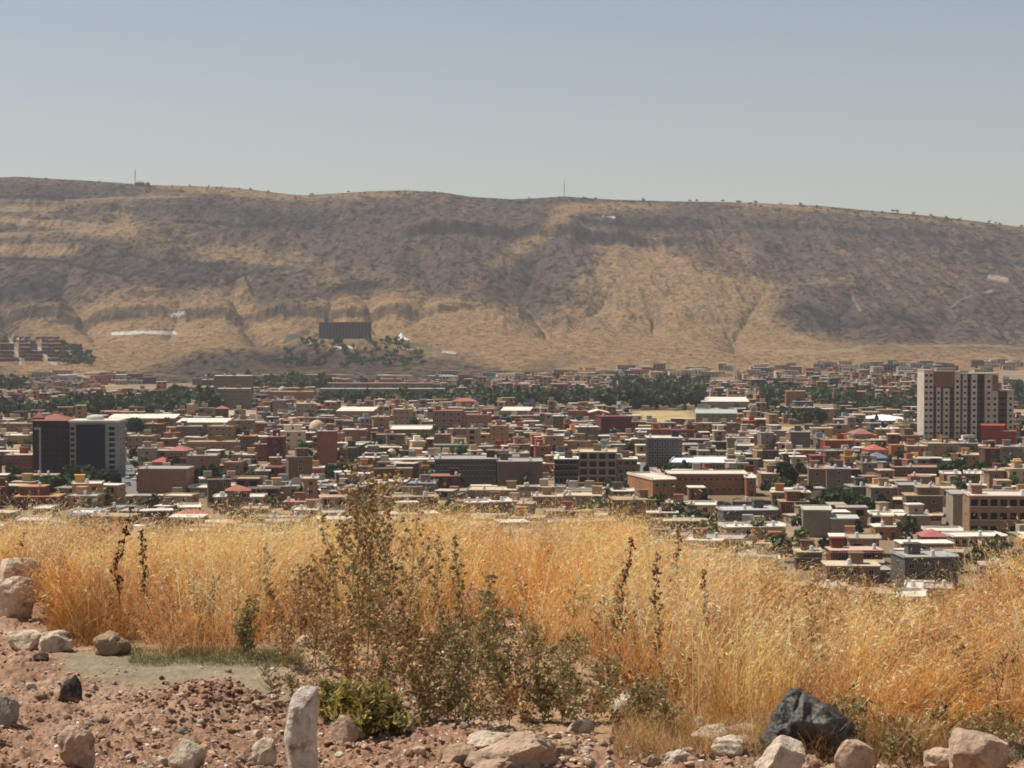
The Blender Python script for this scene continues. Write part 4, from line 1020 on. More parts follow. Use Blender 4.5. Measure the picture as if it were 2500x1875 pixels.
# the brown settlement on the slope at the left, and scattered far houses at the foot of the hill
def far_box(X, d, w, dp, h, colr, roofc, lift=0):
    x = (X - 1250) / F * d; z = mz(X, d) + lift
    Mx = Matrix.Translation((x, d, z)) @ Matrix.Rotation(R(random.uniform(-10, 10)), 4, 'Z')
    stuffmb.cc = colr; stuffmb.box(-w / 2, w / 2, 0, dp, -3, h, M=Mx)
    stuffmb.cc = roofc; stuffmb.box(-w / 2 - .3, w / 2 + .3, -.3, dp + .3, h + .003, h + .35, M=Mx)
    stuffmb.cc = (.03, .03, .035)
    for k in range(int(w / 4)):
        xc = -w / 2 + (k + .5) * 4; stuffmb.box(xc - .7, xc + .7, -.05, -.003, h * .35, h * .7, M=Mx)
for r_ in range(7):
    for X in np.arange(-60, 195, 14):
        Y = 828 + r_ * 9 + random.uniform(-1, 1)
        if any(abs(X - xr - (Y - yr) * .42) < 7 for xr, yr in ((25, 830), (95, 850), (165, 850))): continue
        if X > 150 and r_ < 2: continue
        pp, d = on_mountain(X + random.uniform(-2, 2), Y, 2300, 3300)
        far_box(X, d, 6.6, 7, 3.6, jit((.13, .065, .06), .25), jit((.17, .07, .06), .3))
for k in range(420):
    X = random.uniform(-300, 2800); base = np.interp(X, footX, footD); d = base + random.uniform(-60, 90 if X < 1500 else 170) 
    if 330 < X < 1050 and d > base + 10: continue
    cn = random.choices(nm, nwt)[0]
    far_box(X, d, random.uniform(9, 20), 11, random.choice([4, 6.5, 9]), jit(PAL[cn], .2), PAL['white'] if random.random() < .18 else jit(PAL[cn], .2))
tag(stuffmb.build('distant_houses', M['far'], colour=True), 'mass of small flat-roofed houses filling the far town', 'houses', kind='stuff')

# ================================================================== TREES OF THE TOWN
def crown_geo(kind, n, rs):
    """leaf clump quads filling a crown of unit height 1, spread about its own outline"""
    P = []
    if kind == 'cypress':
        t = rs.random(n) ** .8; a = rs.random(n) * 2 * np.pi
        r = .17 * np.sin(np.pi * (t * .88 + .10)) ** .7 * (0.75 + .35 * rs.random(n))
        P = np.stack([r * np.cos(a), r * np.sin(a), .06 + .94 * t], -1); sz = .055
    else:
        nl = 16 if kind == 'round' else 9
        c = rs.normal(size=(nl, 3)); c /= np.linalg.norm(c, axis=1)[:, None]; c *= (rs.random((nl, 1)) ** .5) * np.array([[.34, .34, .26]])
        c[:, 2] += .64; rr = .12 + .13 * rs.random(nl)
        k = rs.integers(0, nl, n); v = rs.normal(size=(n, 3)); v /= np.linalg.norm(v, axis=1)[:, None]
        P = c[k] + v * (rr[k] * (.55 + .5 * rs.random(n)))[:, None]
        if kind == 'pine': P[:, 2] = .25 + (P[:, 2] - .25) * 1.0; P[:, :2] *= (1.25 - .8 * np.clip(P[:, 2:3], 0, 1))
        sz = .062
    return P, sz
def leaf_quads(P, sz, rs, cols, aspect=1.0, jitc=.3):
    n = len(P)
    a = rs.normal(size=(n, 3)); a /= np.linalg.norm(a, axis=1)[:, None]
    b = np.cross(a, rs.normal(size=(n, 3))); b /= np.linalg.norm(b, axis=1)[:, None]
    s_ = (sz * (.6 + .8 * rs.random(n)))[:, None]
    V = np.stack([P - a * s_ * aspect - b * s_, P + a * s_ * aspect - b * s_ * .4, P + a * s_ * aspect * 1.1 + b * s_, P - a * s_ * aspect * .6 + b * s_ * .9], 1).reshape(-1, 3)
    Q = np.arange(4 * n).reshape(n, 4)
    cols = np.atleast_2d(cols)
    C = cols[rs.integers(0, len(cols), n)] * (1 + jitc * (rs.random((n, 1)) - .5) * 2)
    return V, Q, np.repeat(np.clip(C, .003, 1), 4, axis=0)
TREECOL = {'round': [(.045, .075, .025), (.06, .09, .03), (.03, .055, .022)], 'cypress': [(.022, .045, .022), (.03, .055, .025)], 'pine': [(.03, .06, .03), (.04, .07, .03)], 'bush': [(.09, .12, .03), (.06, .10, .03)]}
PROT = {}
for kd, nn in (('round', 1500), ('cypress', 900), ('pine', 1200), ('bush', 700)):
    PROT[kd] = []
    for v in range(2):
        rs = np.random.default_rng(40 + v + len(kd))
        P_, sz = crown_geo('round' if kd == 'bush' else kd, nn, rs)
        if kd == 'bush': P_[:, 2] = P_[:, 2] - .3; P_[:, :2] *= 1.3; P_[:, 2] = np.maximum(P_[:, 2], .03)
        cr = npmesh('crown', *leaf_quads(P_, sz, rs, TREECOL[kd])[:2], M['leaf'], leaf_quads(P_, sz, np.random.default_rng(3), TREECOL[kd])[2])
        mb = MB(); mb.tube([(0, 0, 0), (.01, .0, .3), (0, .01, .62 if kd != 'bush' else .25)], [.035, .024, .008], 7)
        if kd in ('round', 'pine'):
            for a in range(5):
                t = a * 1.26; mb.tube([(0, 0, .3 + .03 * a), (.12 * math.cos(t), .12 * math.sin(t), .5 + .02 * a), (.22 * math.cos(t), .22 * math.sin(t), .66)], [.016, .010, .003], 5)
        PROT[kd].append((cr, mb.mesh('trunk', M['bark'])))
def tree(X, Yb, h, kd, lab, group=None, wide=1.0, name=None):
    p = gp(X, Yb)
    root = tag(empty(name or {'round': 'broadleaf_tree', 'cypress': 'cypress_tree', 'pine': 'pine_tree', 'bush': 'bush'}[kd], p, random.uniform(0, 6.2)), lab, 'bush' if kd == 'bush' else 'tree', group)
    cr, tr = random.choice(PROT[kd])
    for nm_, me in (('crown', cr), ('trunk', tr)):
        q = link(nm_, me, root); q.scale = (h * wide, h * wide, h)
    return root
G1 = 'dark trees in front of the office towers'
for X, Y, h, kd, wd, lab in [(118, 1212, 8, 'round', 1.3, 'low dark broadleaf tree, leftmost of the clump before the office towers'), (146, 1216, 9, 'round', 1.1, 'rounded dark tree second from left in the clump before the towers'),
        (172, 1212, 10, 'pine', 1.0, 'dark pine under the brown tower, left of the tallest tree'), (200, 1218, 13, 'round', 1.0, 'tallest dark green tree of the clump before the office towers'), (226, 1222, 12, 'round', 1.05, 'broad dark tree just right of the tallest one before the towers'),
        (252, 1214, 9, 'round', .9, 'small dark tree in the clump below the blue glass tower'), (276, 1214, 10, 'pine', .9, 'dark pine, rightmost of the clump before the office towers'), (60, 1190, 5, 'round', 1.5, 'low dark bushy tree by the grey wall at far left'), (22, 1192, 5, 'round', 1.4, 'dark tree at the left picture edge by the street')]:
    tree(X, Y, h, kd, lab, G1, wd)
for X, Y, h, kd, wd, lab in [(482, 1198, 8, 'cypress', 1.1, 'left dark cypress below the grey-brown block'), (496, 1199, 9, 'cypress', 1.1, 'second dark cypress below the grey-brown block'), (519, 1199, 9.5, 'cypress', 1.3, 'right dark cypress below the grey-brown block'),
        (612, 1185, 6, 'round', 1.2, 'dark tree beside the pink-brown house with slabs'), (640, 1188, 6, 'round', 1.2, 'dark tree above the grass left of the small park'), (1915, 1196, 10, 'cypress', 2.2, 'tall broad dark cypress left of the grey-pink walls'),
        (2040, 1250, 7, 'round', 1.2, 'dark leafy garden tree, leftmost behind the light grey block'), (2062, 1258, 9, 'round', 1.2, 'big dark leafy tree behind the light grey block'), (2086, 1264, 8.5, 'round', 1.2, 'dark leafy tree left of the beige tall house'),
        (2112, 1268, 7.5, 'round', 1.1, 'dark leafy garden tree touching the beige tall house'), (2022, 1232, 5.5, 'round', 1.3, 'pale dusty green tree at the garden corner'), (2152, 1262, 7, 'cypress', 1.2, 'narrow dark cypress in front of the beige tall house'),
        (2392, 1316, 5, 'bush', 1.0, 'bright green bush before the tan block with loggias'), (2310, 1166, 7, 'round', 1.2, 'grey-green tree at the right end of the black arched terrace'), (2334, 1168, 8, 'round', 1.2, 'larger grey-green tree beyond the black arched terrace'),
        (2356, 1170, 6, 'round', 1.2, 'small grey-green tree below the ochre yellow house'), (322, 1068, 12, 'round', .9, 'dark tree beside the long white-roofed shed'), (338, 1066, 10, 'round', 1.0, 'second dark tree by the long white-roofed shed'),
        (1966, 1040, 9, 'round', 1.3, 'dark tree left in the group by the field at right'), (1988, 1042, 12, 'round', 1.2, 'biggest dark tree in the group by the field at right'), (2004, 1040, 9, 'round', 1.1, 'dark tree right in the group by the field at right'),
        (2058, 1032, 9, 'round', 1.2, 'dark tree left of the white pointed roof hall'), (1885, 1006, 10, 'round', 1.3, 'dark tree right of the green-grey shed'), (1578, 1168, 5.5, 'pine', .8, 'small tree standing in the pale yard left of the school'),
        (1520, 1246, 5, 'cypress', 1.2, 'small dark cypress before the wide tan house'), (845, 1166, 7, 'round', 1.3, 'dark shade tree under the round-shouldered block'), (800, 1168, 6, 'round', 1.4, 'dark tree below the brick red tower block'),
        (1640, 1244, 4, 'round', 1.0, 'small tree in front of the school block')]:
    tree(X, Y, h, kd, lab, None, wd)
ORD = 'first second third fourth fifth sixth seventh eighth ninth tenth eleventh twelfth thirteenth fourteenth fifteenth sixteenth'.split()
G2 = 'clipped bushes round the garden lawn'
for i, X in enumerate(list(range(1756, 1870, 15)) + list(range(1874, 2000, 22))):
    tree(X + random.uniform(-2, 2), 1234 + (i % 3) * 7, 2.6 + .8 * (i % 2), 'bush', ('%s clipped bush from the left along the garden lawn' % ORD[i]), G2)
G3 = 'park bushes below the brick red tower'
for i in range(9):
    tree(734 + 5.5 * i, 1112 + (i * 7 % 4) * 11, 3.4, 'bush', ('%s light green bush from the left in the small park below the cream dome' % ORD[i]), G3)
# --- woods that read as one mass far off
bv, bq, bc, off = [], [], [], 0
def belt(X0, X1, Y0, Y1, n, h0, h1, cyp=.15):
    global off
    for i in range(n):
        X = random.uniform(X0, X1); Y = random.uniform(Y0, Y1); p = gp(X, Y); h = random.uniform(h0, h1)
        kd = 'cypress' if random.random() < cyp else ('pine' if random.random() < .3 else 'round')
        rs = np.random.default_rng(random.randrange(10 ** 6)); P_, sz = crown_geo(kd, 110, rs)
        P_ = P_ * np.array([h * 1.15, h * 1.15, h]) + np.array(p)
        base = np.array(TREECOL[kd]) * random.uniform(.6, 1.6) * np.array([random.uniform(.8, 1.5), 1, 1])
        V_, Q_, C_ = leaf_quads(P_, sz * h * 1.5, rs, base)
        bv.append(V_); bq.append(Q_ + off); bc.append(C_); off += len(V_)
belt(0, 250, 1004, 1024, 50, 7, 12); belt(170, 420, 996, 1022, 75, 8, 14, .3); belt(400, 525, 992, 1022, 45, 9, 17, .3)
belt(600, 800, 940, 962, 55, 9, 15); belt(780, 1100, 968, 992, 110, 7, 11); belt(1170, 1400, 980, 1000, 90, 8, 14, .3); belt(1380, 1640, 980, 1002, 110, 8, 15, .3); belt(1560, 1720, 976, 1000, 60, 9, 17, .3)
belt(1860, 1960, 966, 986, 40, 9, 14); belt(1980, 2255, 968, 992, 100, 7, 12); belt(2040, 2255, 996, 1012, 60, 6, 10); belt(1500, 1720, 945, 962, 60, 9, 15)
belt(1830, 1990, 1010, 1034, 26, 6, 9); belt(0, 60, 940, 960, 20, 8, 14); belt(1100, 1180, 955, 985, 30, 8, 12); belt(2470, 2560, 960, 1000, 30, 8, 14)
for i in range(480):          # single dark trees dotted between the houses
    X, Y = random.uniform(0, 2500), random.choice([random.uniform(960, 1080), random.uniform(1040, 1240), random.uniform(1100, 1400)])
    if Y > np.interp(X, crest_x, crest_y) - 15: continue
    belt(X, X + .1, Y, Y + .1, 1, 4, 7.5)
for i in range(150):          # trees on the terrace below the hotel and by the brown settlement
    X = random.choice([random.uniform(860, 1040), random.uniform(690, 900), random.uniform(150, 230)]); d = random.uniform(2480, 2640)
    z = mz(X, d); h = random.uniform(6, 10); rs = np.random.default_rng(i); P_, sz = crown_geo('round', 70, rs)
    P_ = P_ * np.array([h * 1.2, h * 1.2, h]) + np.array([(X - 1250) / F * d, d, z])
    V_, Q_, C_ = leaf_quads(P_, sz * h * 1.6, rs, np.array(TREECOL['round'])); bv.append(V_); bq.append(Q_ + off); bc.append(C_); off += len(V_)
for i in range(170):          # scrub trees standing along the ridge line
    X = random.uniform(-50, 2550); d = 4560 + 120 * math.sin((X - 1250) / F * 4600 / 700.0) + random.uniform(-60, 40)
    z = mz(X, d); h = random.uniform(2.5, 7) * (1.4 if X > 1500 else .9); rs = np.random.default_rng(900 + i); P_, sz = crown_geo('round', 40, rs)
    P_ = P_ * np.array([h * 1.6, h * 1.6, h]) + np.array([(X - 1250) / F * d, d, z - 1])
    V_, Q_, C_ = leaf_quads(P_, sz * h * 2, rs, np.array(TREECOL['round'])); bv.append(V_); bq.append(Q_ + off); bc.append(C_); off += len(V_)
o = link('distant_trees', npmesh('distant_trees', np.concatenate(bv), np.concatenate(bq), M['leaf'], np.concatenate(bc)))
tag(o, 'dark green woods and scattered trees among and beyond the houses', 'trees', kind='stuff')

# ================================================================== CARS
def car_parts():
    mb = MB()
    prof = [(-2.1, .35), (-2.15, .75), (-1.9, .95), (-1.0, 1.0), (1.0, .98), (2.0, .85), (2.15, .6), (2.1, .35)]
    vs = [(-.85, y, z) for y, z in prof] + [(.85, y, z) for y, z in prof]; n = len(prof)
    mb.add(vs, [(i, i + 1, n + i + 1, n + i) for i in range(n - 1)] + [(n - 1, 0, n, 2 * n - 1), tuple(range(n - 1, -1, -1)), tuple(range(n, 2 * n))])
    body = mb.mesh('body', M['paint'])
    mb = MB(); pr = [(-1.75, .98), (-1.2, 1.42), (.45, 1.45), (1.15, .99)]
    vs = [(-.78, y, z) if z < 1 else (-.66, y, z) for y, z in pr] + [(.78, y, z) if z < 1 else (.66, y, z) for y, z in pr]
    mb.add(vs, [(0, 1, 5, 4), (1, 2, 6, 5), (2, 3, 7, 6), (3, 2, 1, 0), (4, 5, 6, 7)], 0)
    mb.m[-4] = 1; mb.box(-.64, .64, -1.15, .4, 1.44, 1.475, 1)
    cab = mb.mesh('cabin', [M['glass'], M['paint']])
    mb = MB(); mb.add([(.0, .31 * math.cos(a), .31 * math.sin(a)) for a in np.linspace(0, 2 * math.pi, 13)[:-1]] + [(.2, .31 * math.cos(a), .31 * math.sin(a)) for a in np.linspace(0, 2 * math.pi, 13)[:-1]],
        [(i, (i + 1) % 12, 12 + (i + 1) % 12, 12 + i) for i in range(12)] + [tuple(range(11, -1, -1)), tuple(range(12, 24))])
    return body, cab, mb.mesh('wheel', M['tyre'])
CB, CC, CW = car_parts()
def car(X, Yb, rz, colr, lab):
    p = gp(X, Yb, .03)
    root = tag(empty('car', p, R(rz)), lab, 'car', 'cars on the streets')
    for nm_, me in (('body', CB), ('cabin', CC)): q = link(nm_, me, root); q.color = (*colr, 1)
    for x in (-.9, .7):
        for y in (-1.35, 1.3): q = link('wheel', CW, root); q.location = (x, y, .31)
cw, cs, cd, cr_ = (.75, .75, .73), (.5, .5, .5), (.05, .05, .06), (.35, .05, .04)
for X, Y, rz, c, lab in [(316, 1150, 4, cw, 'white car nearest the foot of the street'), (322, 1126, 4, cw, 'white car halfway up the street at left'), (340, 1124, 6, cw, 'white car on the right lane halfway up the street'), (352, 1119, 6, cs, 'silver car at the top right of the street'),
        (312, 1168, 2, cs, 'silver car low on the street at left'), (334, 1142, 4, cd, 'dark car in the middle of the street'), (331, 1172, 182, cw, 'white car facing down, low on the street'), (308, 1186, 90, cs, 'silver car crossing before the dark trees'),
        (2188, 1004, 30, cw, 'white car parked beyond the white pointed roof, third dot'), (2160, 998, 30, cw, 'white car parked beyond the white pointed roof, leftmost'), (2238, 998, 10, cw, 'white car parked nearest the tall apartment tower'), (2206, 1005, 30, cw, 'white car parked beyond the white pointed roof, fourth dot'),
        (1338, 1172, 60, cw, 'white car on the street by the dark grey-brown wall'), (1596, 1176, 20, cs, 'silver car in the pale yard by the school')]:
    car(X, Y, rz, c, lab)
# satellite dish on a roof beyond the grass
def dish(X, Y, d_row, r, az, lab):
    p = gp(X, d_row); z = zat(Y, p.y)
    root = tag(empty('satellite_dish', (p.x, p.y - 1, 0), R(az)), lab, 'satellite dish')
    mb = MB(); n = 20; vs = []
    for j in range(5):
        rr = r * (.02 + j / 4 * .98)
        for i in range(n): vs.append((rr * math.cos(2 * math.pi * i / n), -.28 * (rr * rr) / r, z + rr * math.sin(2 * math.pi * i / n) * .92))
    m = len(vs); vs += [(x, y + .06, zz) for x, y, zz in vs]
    fs = [(j * n + i, j * n + (i + 1) % n, (j + 1) * n + (i + 1) % n, (j + 1) * n + i) for j in range(4) for i in range(n)]
    fs += [tuple(m + k for k in reversed(f)) for f in fs]
    mb.add(vs, fs); mb.build('reflector', M['frame'], root)
    mb = MB(); mb.tube([(0, .1, 0), (0, .15, z)], .09, 6); mb.build('mast', M['metal'], root)
    mb = MB(); mb.tube([(0, -.1, z - r * .8), (0, -.9 * r, z)], .05, 5); mb.build('feed_arm', M['metal'], root)
dish(721, 1178, 1200, 2.4, 35, 'large pale satellite dish with dark shade inside, left of the weeds')
dish(833, 1256, 1276, 1.5, -30, 'round grey satellite dish seen through the weed tops')

# ================================================================== NEAR GROUND
def Yrow(y, z=60.0): return 794 + F * (EYE - z) / y
DCx = [-2500, 1500, 1750, 1860, 2000, 2150, 2300, 2450, 2600, 4500]; DCy = [15, 15.2, 14.4, 12.8, 11.7, 11.3, 11.6, 12.6, 13, 13.5]
def nearz(Xp, y, fine=True):
    x = (Xp - 1250) / F * y
    z = 60 + .05 * (fbm(x / 1.3, y / 1.3, 301, 3) - .5) * 2
    Yr = 794 + F * 1.7 / y
    soil = np.clip(sstep(1600, 1690, Yr + 30 * (vn(x * 2, y * 2, 5) - .5)) * (1 - sstep(1050, 1500, Xp)) + sstep(1790, 1850, Yr) + (1 - sstep(130, 280, Xp)) * sstep(1490, 1540, Yr), 0, 1)
    grey = sstep(100, 190, Xp) * (1 - sstep(640, 760, Xp)) * sstep(1602, 1620, Yr) * (1 - sstep(1655 + (Xp - 150) * .09, 1690 + (Xp - 150) * .09, Yr + 16 * (vn(x * 5, y * 5, 6) - .5)))
    rough = soil * (1 - grey)
    if fine:
        z = z + rough * (.060 * (ridged(x * 2.1, y * 2.1, 310, 3) - .6) + .075 * (fbm(x * 8, y * 8, 311, 4, .62) - .5) + .030 * (ridged(x * 26, y * 26, 315, 3, .6) - .6)) + .012 * (fbm(x * 14, y * 14, 312, 3) - .5)
    z = z + .12 * np.exp(-((Xp - 500) / 120) ** 2 - ((y - 9.15) / .30) ** 2)      # heap of red clods
    z = z + .06 * np.exp(-((Xp - 130) / 200) ** 2 - ((y - 9.9) / .5) ** 2)
    z = z + .05 * np.exp(-((Xp - 60) / 160) ** 2 - ((y - 12.0) / .9) ** 2)
    dc = np.interp(Xp, DCx, DCy)
    over = np.maximum(y - dc, 0)
    z = z - .38 * (np.sqrt(over * over + .5) - .707)
    z = np.maximum(z, -1.5)
    return z, rough, grey
colsN = np.concatenate([np.linspace(-6000, -120, 70)[:-1], np.arange(-120, 2620, 3.2), np.linspace(2620, 8500, 70)])
rowsN = np.concatenate([np.linspace(.6, 6.9, 30)[:-1], np.arange(6.9, 11, .011), np.arange(11, 16.5, .035), np.geomspace(16.6, 190, 60)])
XN, YN = np.meshgrid(colsN, rowsN)
ZN, RO, GR = nearz(XN, YN)
WN = (XN - 1250) / F * YN
nn1 = fbm(WN * 1.7, YN * 1.7, 330, 5); nn2 = fbm(WN * 14, YN * 14, 331, 4)
soilc = np.array([.31, .185, .12]); pale = np.array([.45, .31, .215]); litter = np.array([.36, .24, .14]); greyc = np.array([.27, .225, .155])
Cn = litter + 0 * XN[..., None]
sc_ = soilc + sstep(.45, .75, nn1 * .6 + nn2 * .4)[..., None] * (pale - soilc)
Cn = Cn + RO[..., None] * (sc_ - Cn)
Cn = Cn + (GR * .95)[..., None] * (greyc * (.85 + .3 * nn2[..., None]) - Cn)
ny, nx = XN.shape; idx = np.arange(nx * ny).reshape(ny, nx)
Q = np.stack([idx[:-1, :-1], idx[:-1, 1:], idx[1:, 1:], idx[1:, :-1]], -1).reshape(-1, 4)
o = link('near_ground', npmesh('near_ground', np.stack([WN, YN, ZN], -1).reshape(-1, 3), Q, M['soil'], Cn.reshape(-1, 3), smooth=True)); tag(o, kind='structure')
def gz(x, y):
    y = np.asarray(y, float); Xp = 1250 + F * np.asarray(x, float) / y
    return nearz(Xp, y)[0]
def npos(X, Yb):
    """point of the near ground whose flat level would show at photo pixel X, Yb"""
    y = F * 1.7 / (Yb - 794); x = (X - 1250) / F * y
    return x, y, float(gz(np.array([x]), np.array([y]))[0]), y / F

# ================================================================== STONES
def ico(sub):
    t = (1 + 5 ** .5) / 2
    v = [(-1, t, 0), (1, t, 0), (-1, -t, 0), (1, -t, 0), (0, -1, t), (0, 1, t), (0, -1, -t), (0, 1, -t), (t, 0, -1), (t, 0, 1), (-t, 0, -1), (-t, 0, 1)]
    v = [np.array(p) / np.linalg.norm(p) for p in v]
    f = [(0, 11, 5), (0, 5, 1), (0, 1, 7), (0, 7, 10), (0, 10, 11), (1, 5, 9), (5, 11, 4), (11, 10, 2), (10, 7, 6), (7, 1, 8), (3, 9, 4), (3, 4, 2), (3, 2, 6), (3, 6, 8), (3, 8, 9), (4, 9, 5), (2, 4, 11), (6, 2, 10), (8, 6, 7), (9, 8, 1)]
    for _ in range(sub):
        c = {}; nf = []
        def mid(a, b):
            k = (min(a, b), max(a, b))
            if k not in c: m = v[a] + v[b]; v.append(m / np.linalg.norm(m)); c[k] = len(v) - 1
            return c[k]
        for a, b, d in f:
            x, y, z = mid(a, b), mid(b, d), mid(d, a); nf += [(a, x, z), (b, y, x), (d, z, y), (x, y, z)]
        f = nf
    return np.array(v), np.array(f)
ICO = {k: ico(k) for k in (0, 1, 2, 3, 4, 5)}
def n3(P, sc, seed, o=4): return (fbm(P[:, 0] * sc + P[:, 2] * .7 * sc, P[:, 1] * sc - P[:, 2] * .6 * sc, seed, o) + fbm(P[:, 2] * sc + 7, P[:, 0] * .5 * sc + P[:, 1] * .8 * sc, seed + 9, o)) / 2 - .5
def rock_verts(sub, seed, cuts=11, rough=.09, cutd=(.55, .9)):
    rs = np.random.default_rng(seed); V, Fc = ICO[sub]; V = V.copy()
    V = V * (1 + .35 * n3(V, 1.2, seed, 2)[:, None] * 2)
    for _ in range(cuts):
        n = rs.normal(size=3); n /= np.linalg.norm(n); dd = rs.uniform(*cutd)
        t = V @ n; over = np.maximum(t - dd, 0); V = V - over[:, None] * n * .93
    if rough: V = V * (1 + rough * 2.2 * n3(V, 2.4, seed + 3, 5)[:, None] * 2)
    if rough: V = V * (1 - rough * .9 * np.maximum(0, ridged(V[:, 0] * 2.2 + V[:, 2] * 1.3, V[:, 1] * 2.2 - V[:, 2], seed + 7, 3) - .66)[:, None] * 3)
    return V, Fc
def rock(X, Yb, wpx, hpx, colr, lab, seed, cuts=11, rough=.1, depth=.8, lean=0.0, sink=.22, name='stone', cat='stone', group=None, sub=4, extra=None):
    x, y, z, k = npos(X, Yb)
    V, Fc = rock_verts(sub, seed, cuts, rough)
    a = seed * 1.7; Rz = np.array([[math.cos(a), -math.sin(a), 0], [math.sin(a), math.cos(a), 0], [0, 0, 1]]); V = V @ Rz.T
    mn, mx = V.min(0), V.max(0); V = (V - (mn + mx) / 2) / (mx - mn)
    w, h = wpx * k, hpx * k / (1 - sink)
    V = V * np.array([w, w * depth, h])
    V[:, 0] += lean * V[:, 2]
    V[:, 2] = np.where(V[:, 2] < 0, V[:, 2] * 1.0, V[:, 2]) + h / 2 - sink * h
    if extra: V = extra(V, w, h)
    me = npmesh(name, V, Fc, M['stone'], smooth=True)
    try: me.set_sharp_from_angle(angle=R(32))
    except Exception: pass
    o = link(name, me); o.location = (x, y + w * depth * .3, z); o.color = (*colr, 1)
    return tag(o, lab, cat, group)
CR, TN, PK, DK, GY_ = (.66, .54, .41), (.44, .31, .20), (.55, .39, .28), (.07, .06, .055), (.36, .33, .27)
for a in [
    (35, 1500, 130, 105, CR, 'big cream boulder with a brown shaded right side at the left edge', 1, 9, .05, .8), (12, 1548, 120, 100, CR, 'rounded cream boulder below the big one at the left edge', 2, 6, .06),
    (182, 1500, 80, 42, CR, 'pale stone half hidden in dry grass right of the left boulders', 3), (55, 1602, 105, 44, CR, 'flat whitish slab on the red soil at the left', 4, 14), (128, 1612, 90, 58, CR, 'lumpy cream stone beside the flat whitish slab', 5),
    (262, 1616, 100, 60, TN, 'pointed tan stone at the end of the dry grass', 6, 16), (163, 1720, 62, 74, DK, 'black pointed stone standing on the red soil', 7, 16, .06), (92, 1650, 42, 28, (.16, .10, .08), 'small dark brown stone above the black one', 8),
    (4, 1790, 66, 80, GY_, 'mottled grey stone cut by the left picture edge', 9), (176, 1888, 92, 98, PK, 'knobbly pinkish stone at the lower left', 10), (448, 1892, 98, 80, CR, 'cream wedge-shaped stone at the bottom edge', 11, 14),
    (350, 1892, 44, 40, CR, 'small whitish stone at the bottom left of the wedge', 12), (640, 1876, 62, 66, CR, 'pointed pale stone leaning beside the tall white one', 14, 14), (838, 1822, 72, 70, PK, 'rounded brown-pink stone under the yellow-green bush', 15, 6, .05),
    (1245, 1896, 230, 92, PK, 'broad pinkish rock with a white top at the bottom centre', 16, 14, .13), (1195, 1840, 130, 36, CR, 'long whitish slab behind the broad pinkish rock', 17, 16), (1120, 1884, 90, 44, TN, 'low tan stone left of the broad pinkish rock', 18),
    (1172, 1536, 124, 108, PK, 'pink-cream boulder behind the olive weeds', 19, 8, .08), (1052, 1470, 50, 38, CR, 'white stone behind the weeds left of the pink-cream boulder', 20), (1535, 1752, 92, 60, CR, 'pale stone showing through scrub right of centre', 21),
    (1712, 1782, 34, 42, CR, 'small white upright stone at the foot of the grass', 22), (1748, 1822, 116, 46, CR, 'flat whitish stone left of the black plastic', 23, 14), (1818, 1812, 90, 40, PK, 'pinkish slab touching the black plastic on its left', 24, 14),
    (1826, 1858, 112, 58, TN, 'rounded tan stone left of the black plastic', 25, 4, .04), (1782, 1878, 84, 50, CR, 'bright white knob of stone below the rounded tan one', 26, 6), (1912, 1912, 128, 92, CR, 'rounded cream boulder in front of the black plastic, left', 27, 6, .07),
    (2092, 1906, 98, 88, PK, 'rounded pinkish boulder in front of the black plastic, right', 28, 6, .06), (2405, 1916, 150, 122, PK, 'large pinkish boulder at the lower right corner', 29, 9, .08), (2320, 1900, 110, 66, PK, 'low pinkish rock joined to the lower right boulder', 30, 9),
    (2494, 1868, 60, 56, GY_, 'grey-brown stone at the right picture edge', 31), (2205, 1556, 105, 46, CR, 'pale flat rock lying in the right-hand grass', 32, 12), (2248, 1572, 62, 46, PK, 'pinkish stone beside the pale flat rock in the grass', 33),
    (2050, 1508, 66, 30, CR, 'white stone at the edge of the right-hand grass', 34, 12), (1660, 1892, 90, 40, CR, 'whitish flat stone on the bottom edge right of centre', 35, 12), (1590, 1880, 50, 34, PK, 'small pinkish stone on the bottom edge right of centre', 36)]:
    X, Yb, wp, hp_, c, lab, sd, *ex = a
    rock(X, Yb, wp, hp_, c, lab, sd, *(ex or []))
x, y, z, k = npos(731, 1912)
nr, ns = 70, 64; T = np.linspace(-.1, 1, nr)[:, None]; A = np.linspace(0, 2 * np.pi, ns, endpoint=False)[None, :]
wl = np.interp(T, [-.1, .25, .45, .62, .78, .88, .95, .985, 1], [.50, .47, .50, .44, .42, .34, .22, .10, -.02]); wr_ = np.interp(T, [-.1, .4, .6, .8, .9, .96, .99, 1], [.44, .42, .40, .43, .42, .36, .24, .10])
ca, sa = np.cos(A), np.sin(A); e_ = (np.abs(ca) ** 2.6 + np.abs(sa) ** 2.6) ** (-1 / 2.6)
SX = np.where(ca > 0, wr_, wl) * ca * e_; SY_ = .36 * (1 - np.clip(T, 0, 1) ** 9 * .9) * sa * e_ + 0 * SX
P_ = np.stack([SX * 90 * k, SY_ * 90 * k, (T + 0 * SX) * 222 * k], -1).reshape(-1, 3)
nrm = P_ * np.array([1, 1, 0]); nrm /= np.maximum(np.linalg.norm(nrm, axis=1), 1e-6)[:, None]
u_ = np.arctan2(P_[:, 1], P_[:, 0])
P_ = P_ + nrm * (90 * k * (.10 * n3(P_ * np.array([1, 1, .4]), 12, 712, 2) + .06 * n3(P_, 60, 713, 4) + .05 * n3(P_, 140, 714, 3) - .10 * np.maximum(0, ridged(P_[:, 0] * 18 + 3, P_[:, 2] * 3.5 + P_[:, 1] * 9, 715, 3) - .66) * 3))[:, None]
idx = np.arange(nr * ns).reshape(nr, ns); Q_ = np.stack([idx[:-1], np.roll(idx, -1, 1)[:-1], np.roll(idx, -1, 1)[1:], idx[1:]], -1).reshape(-1, 4)
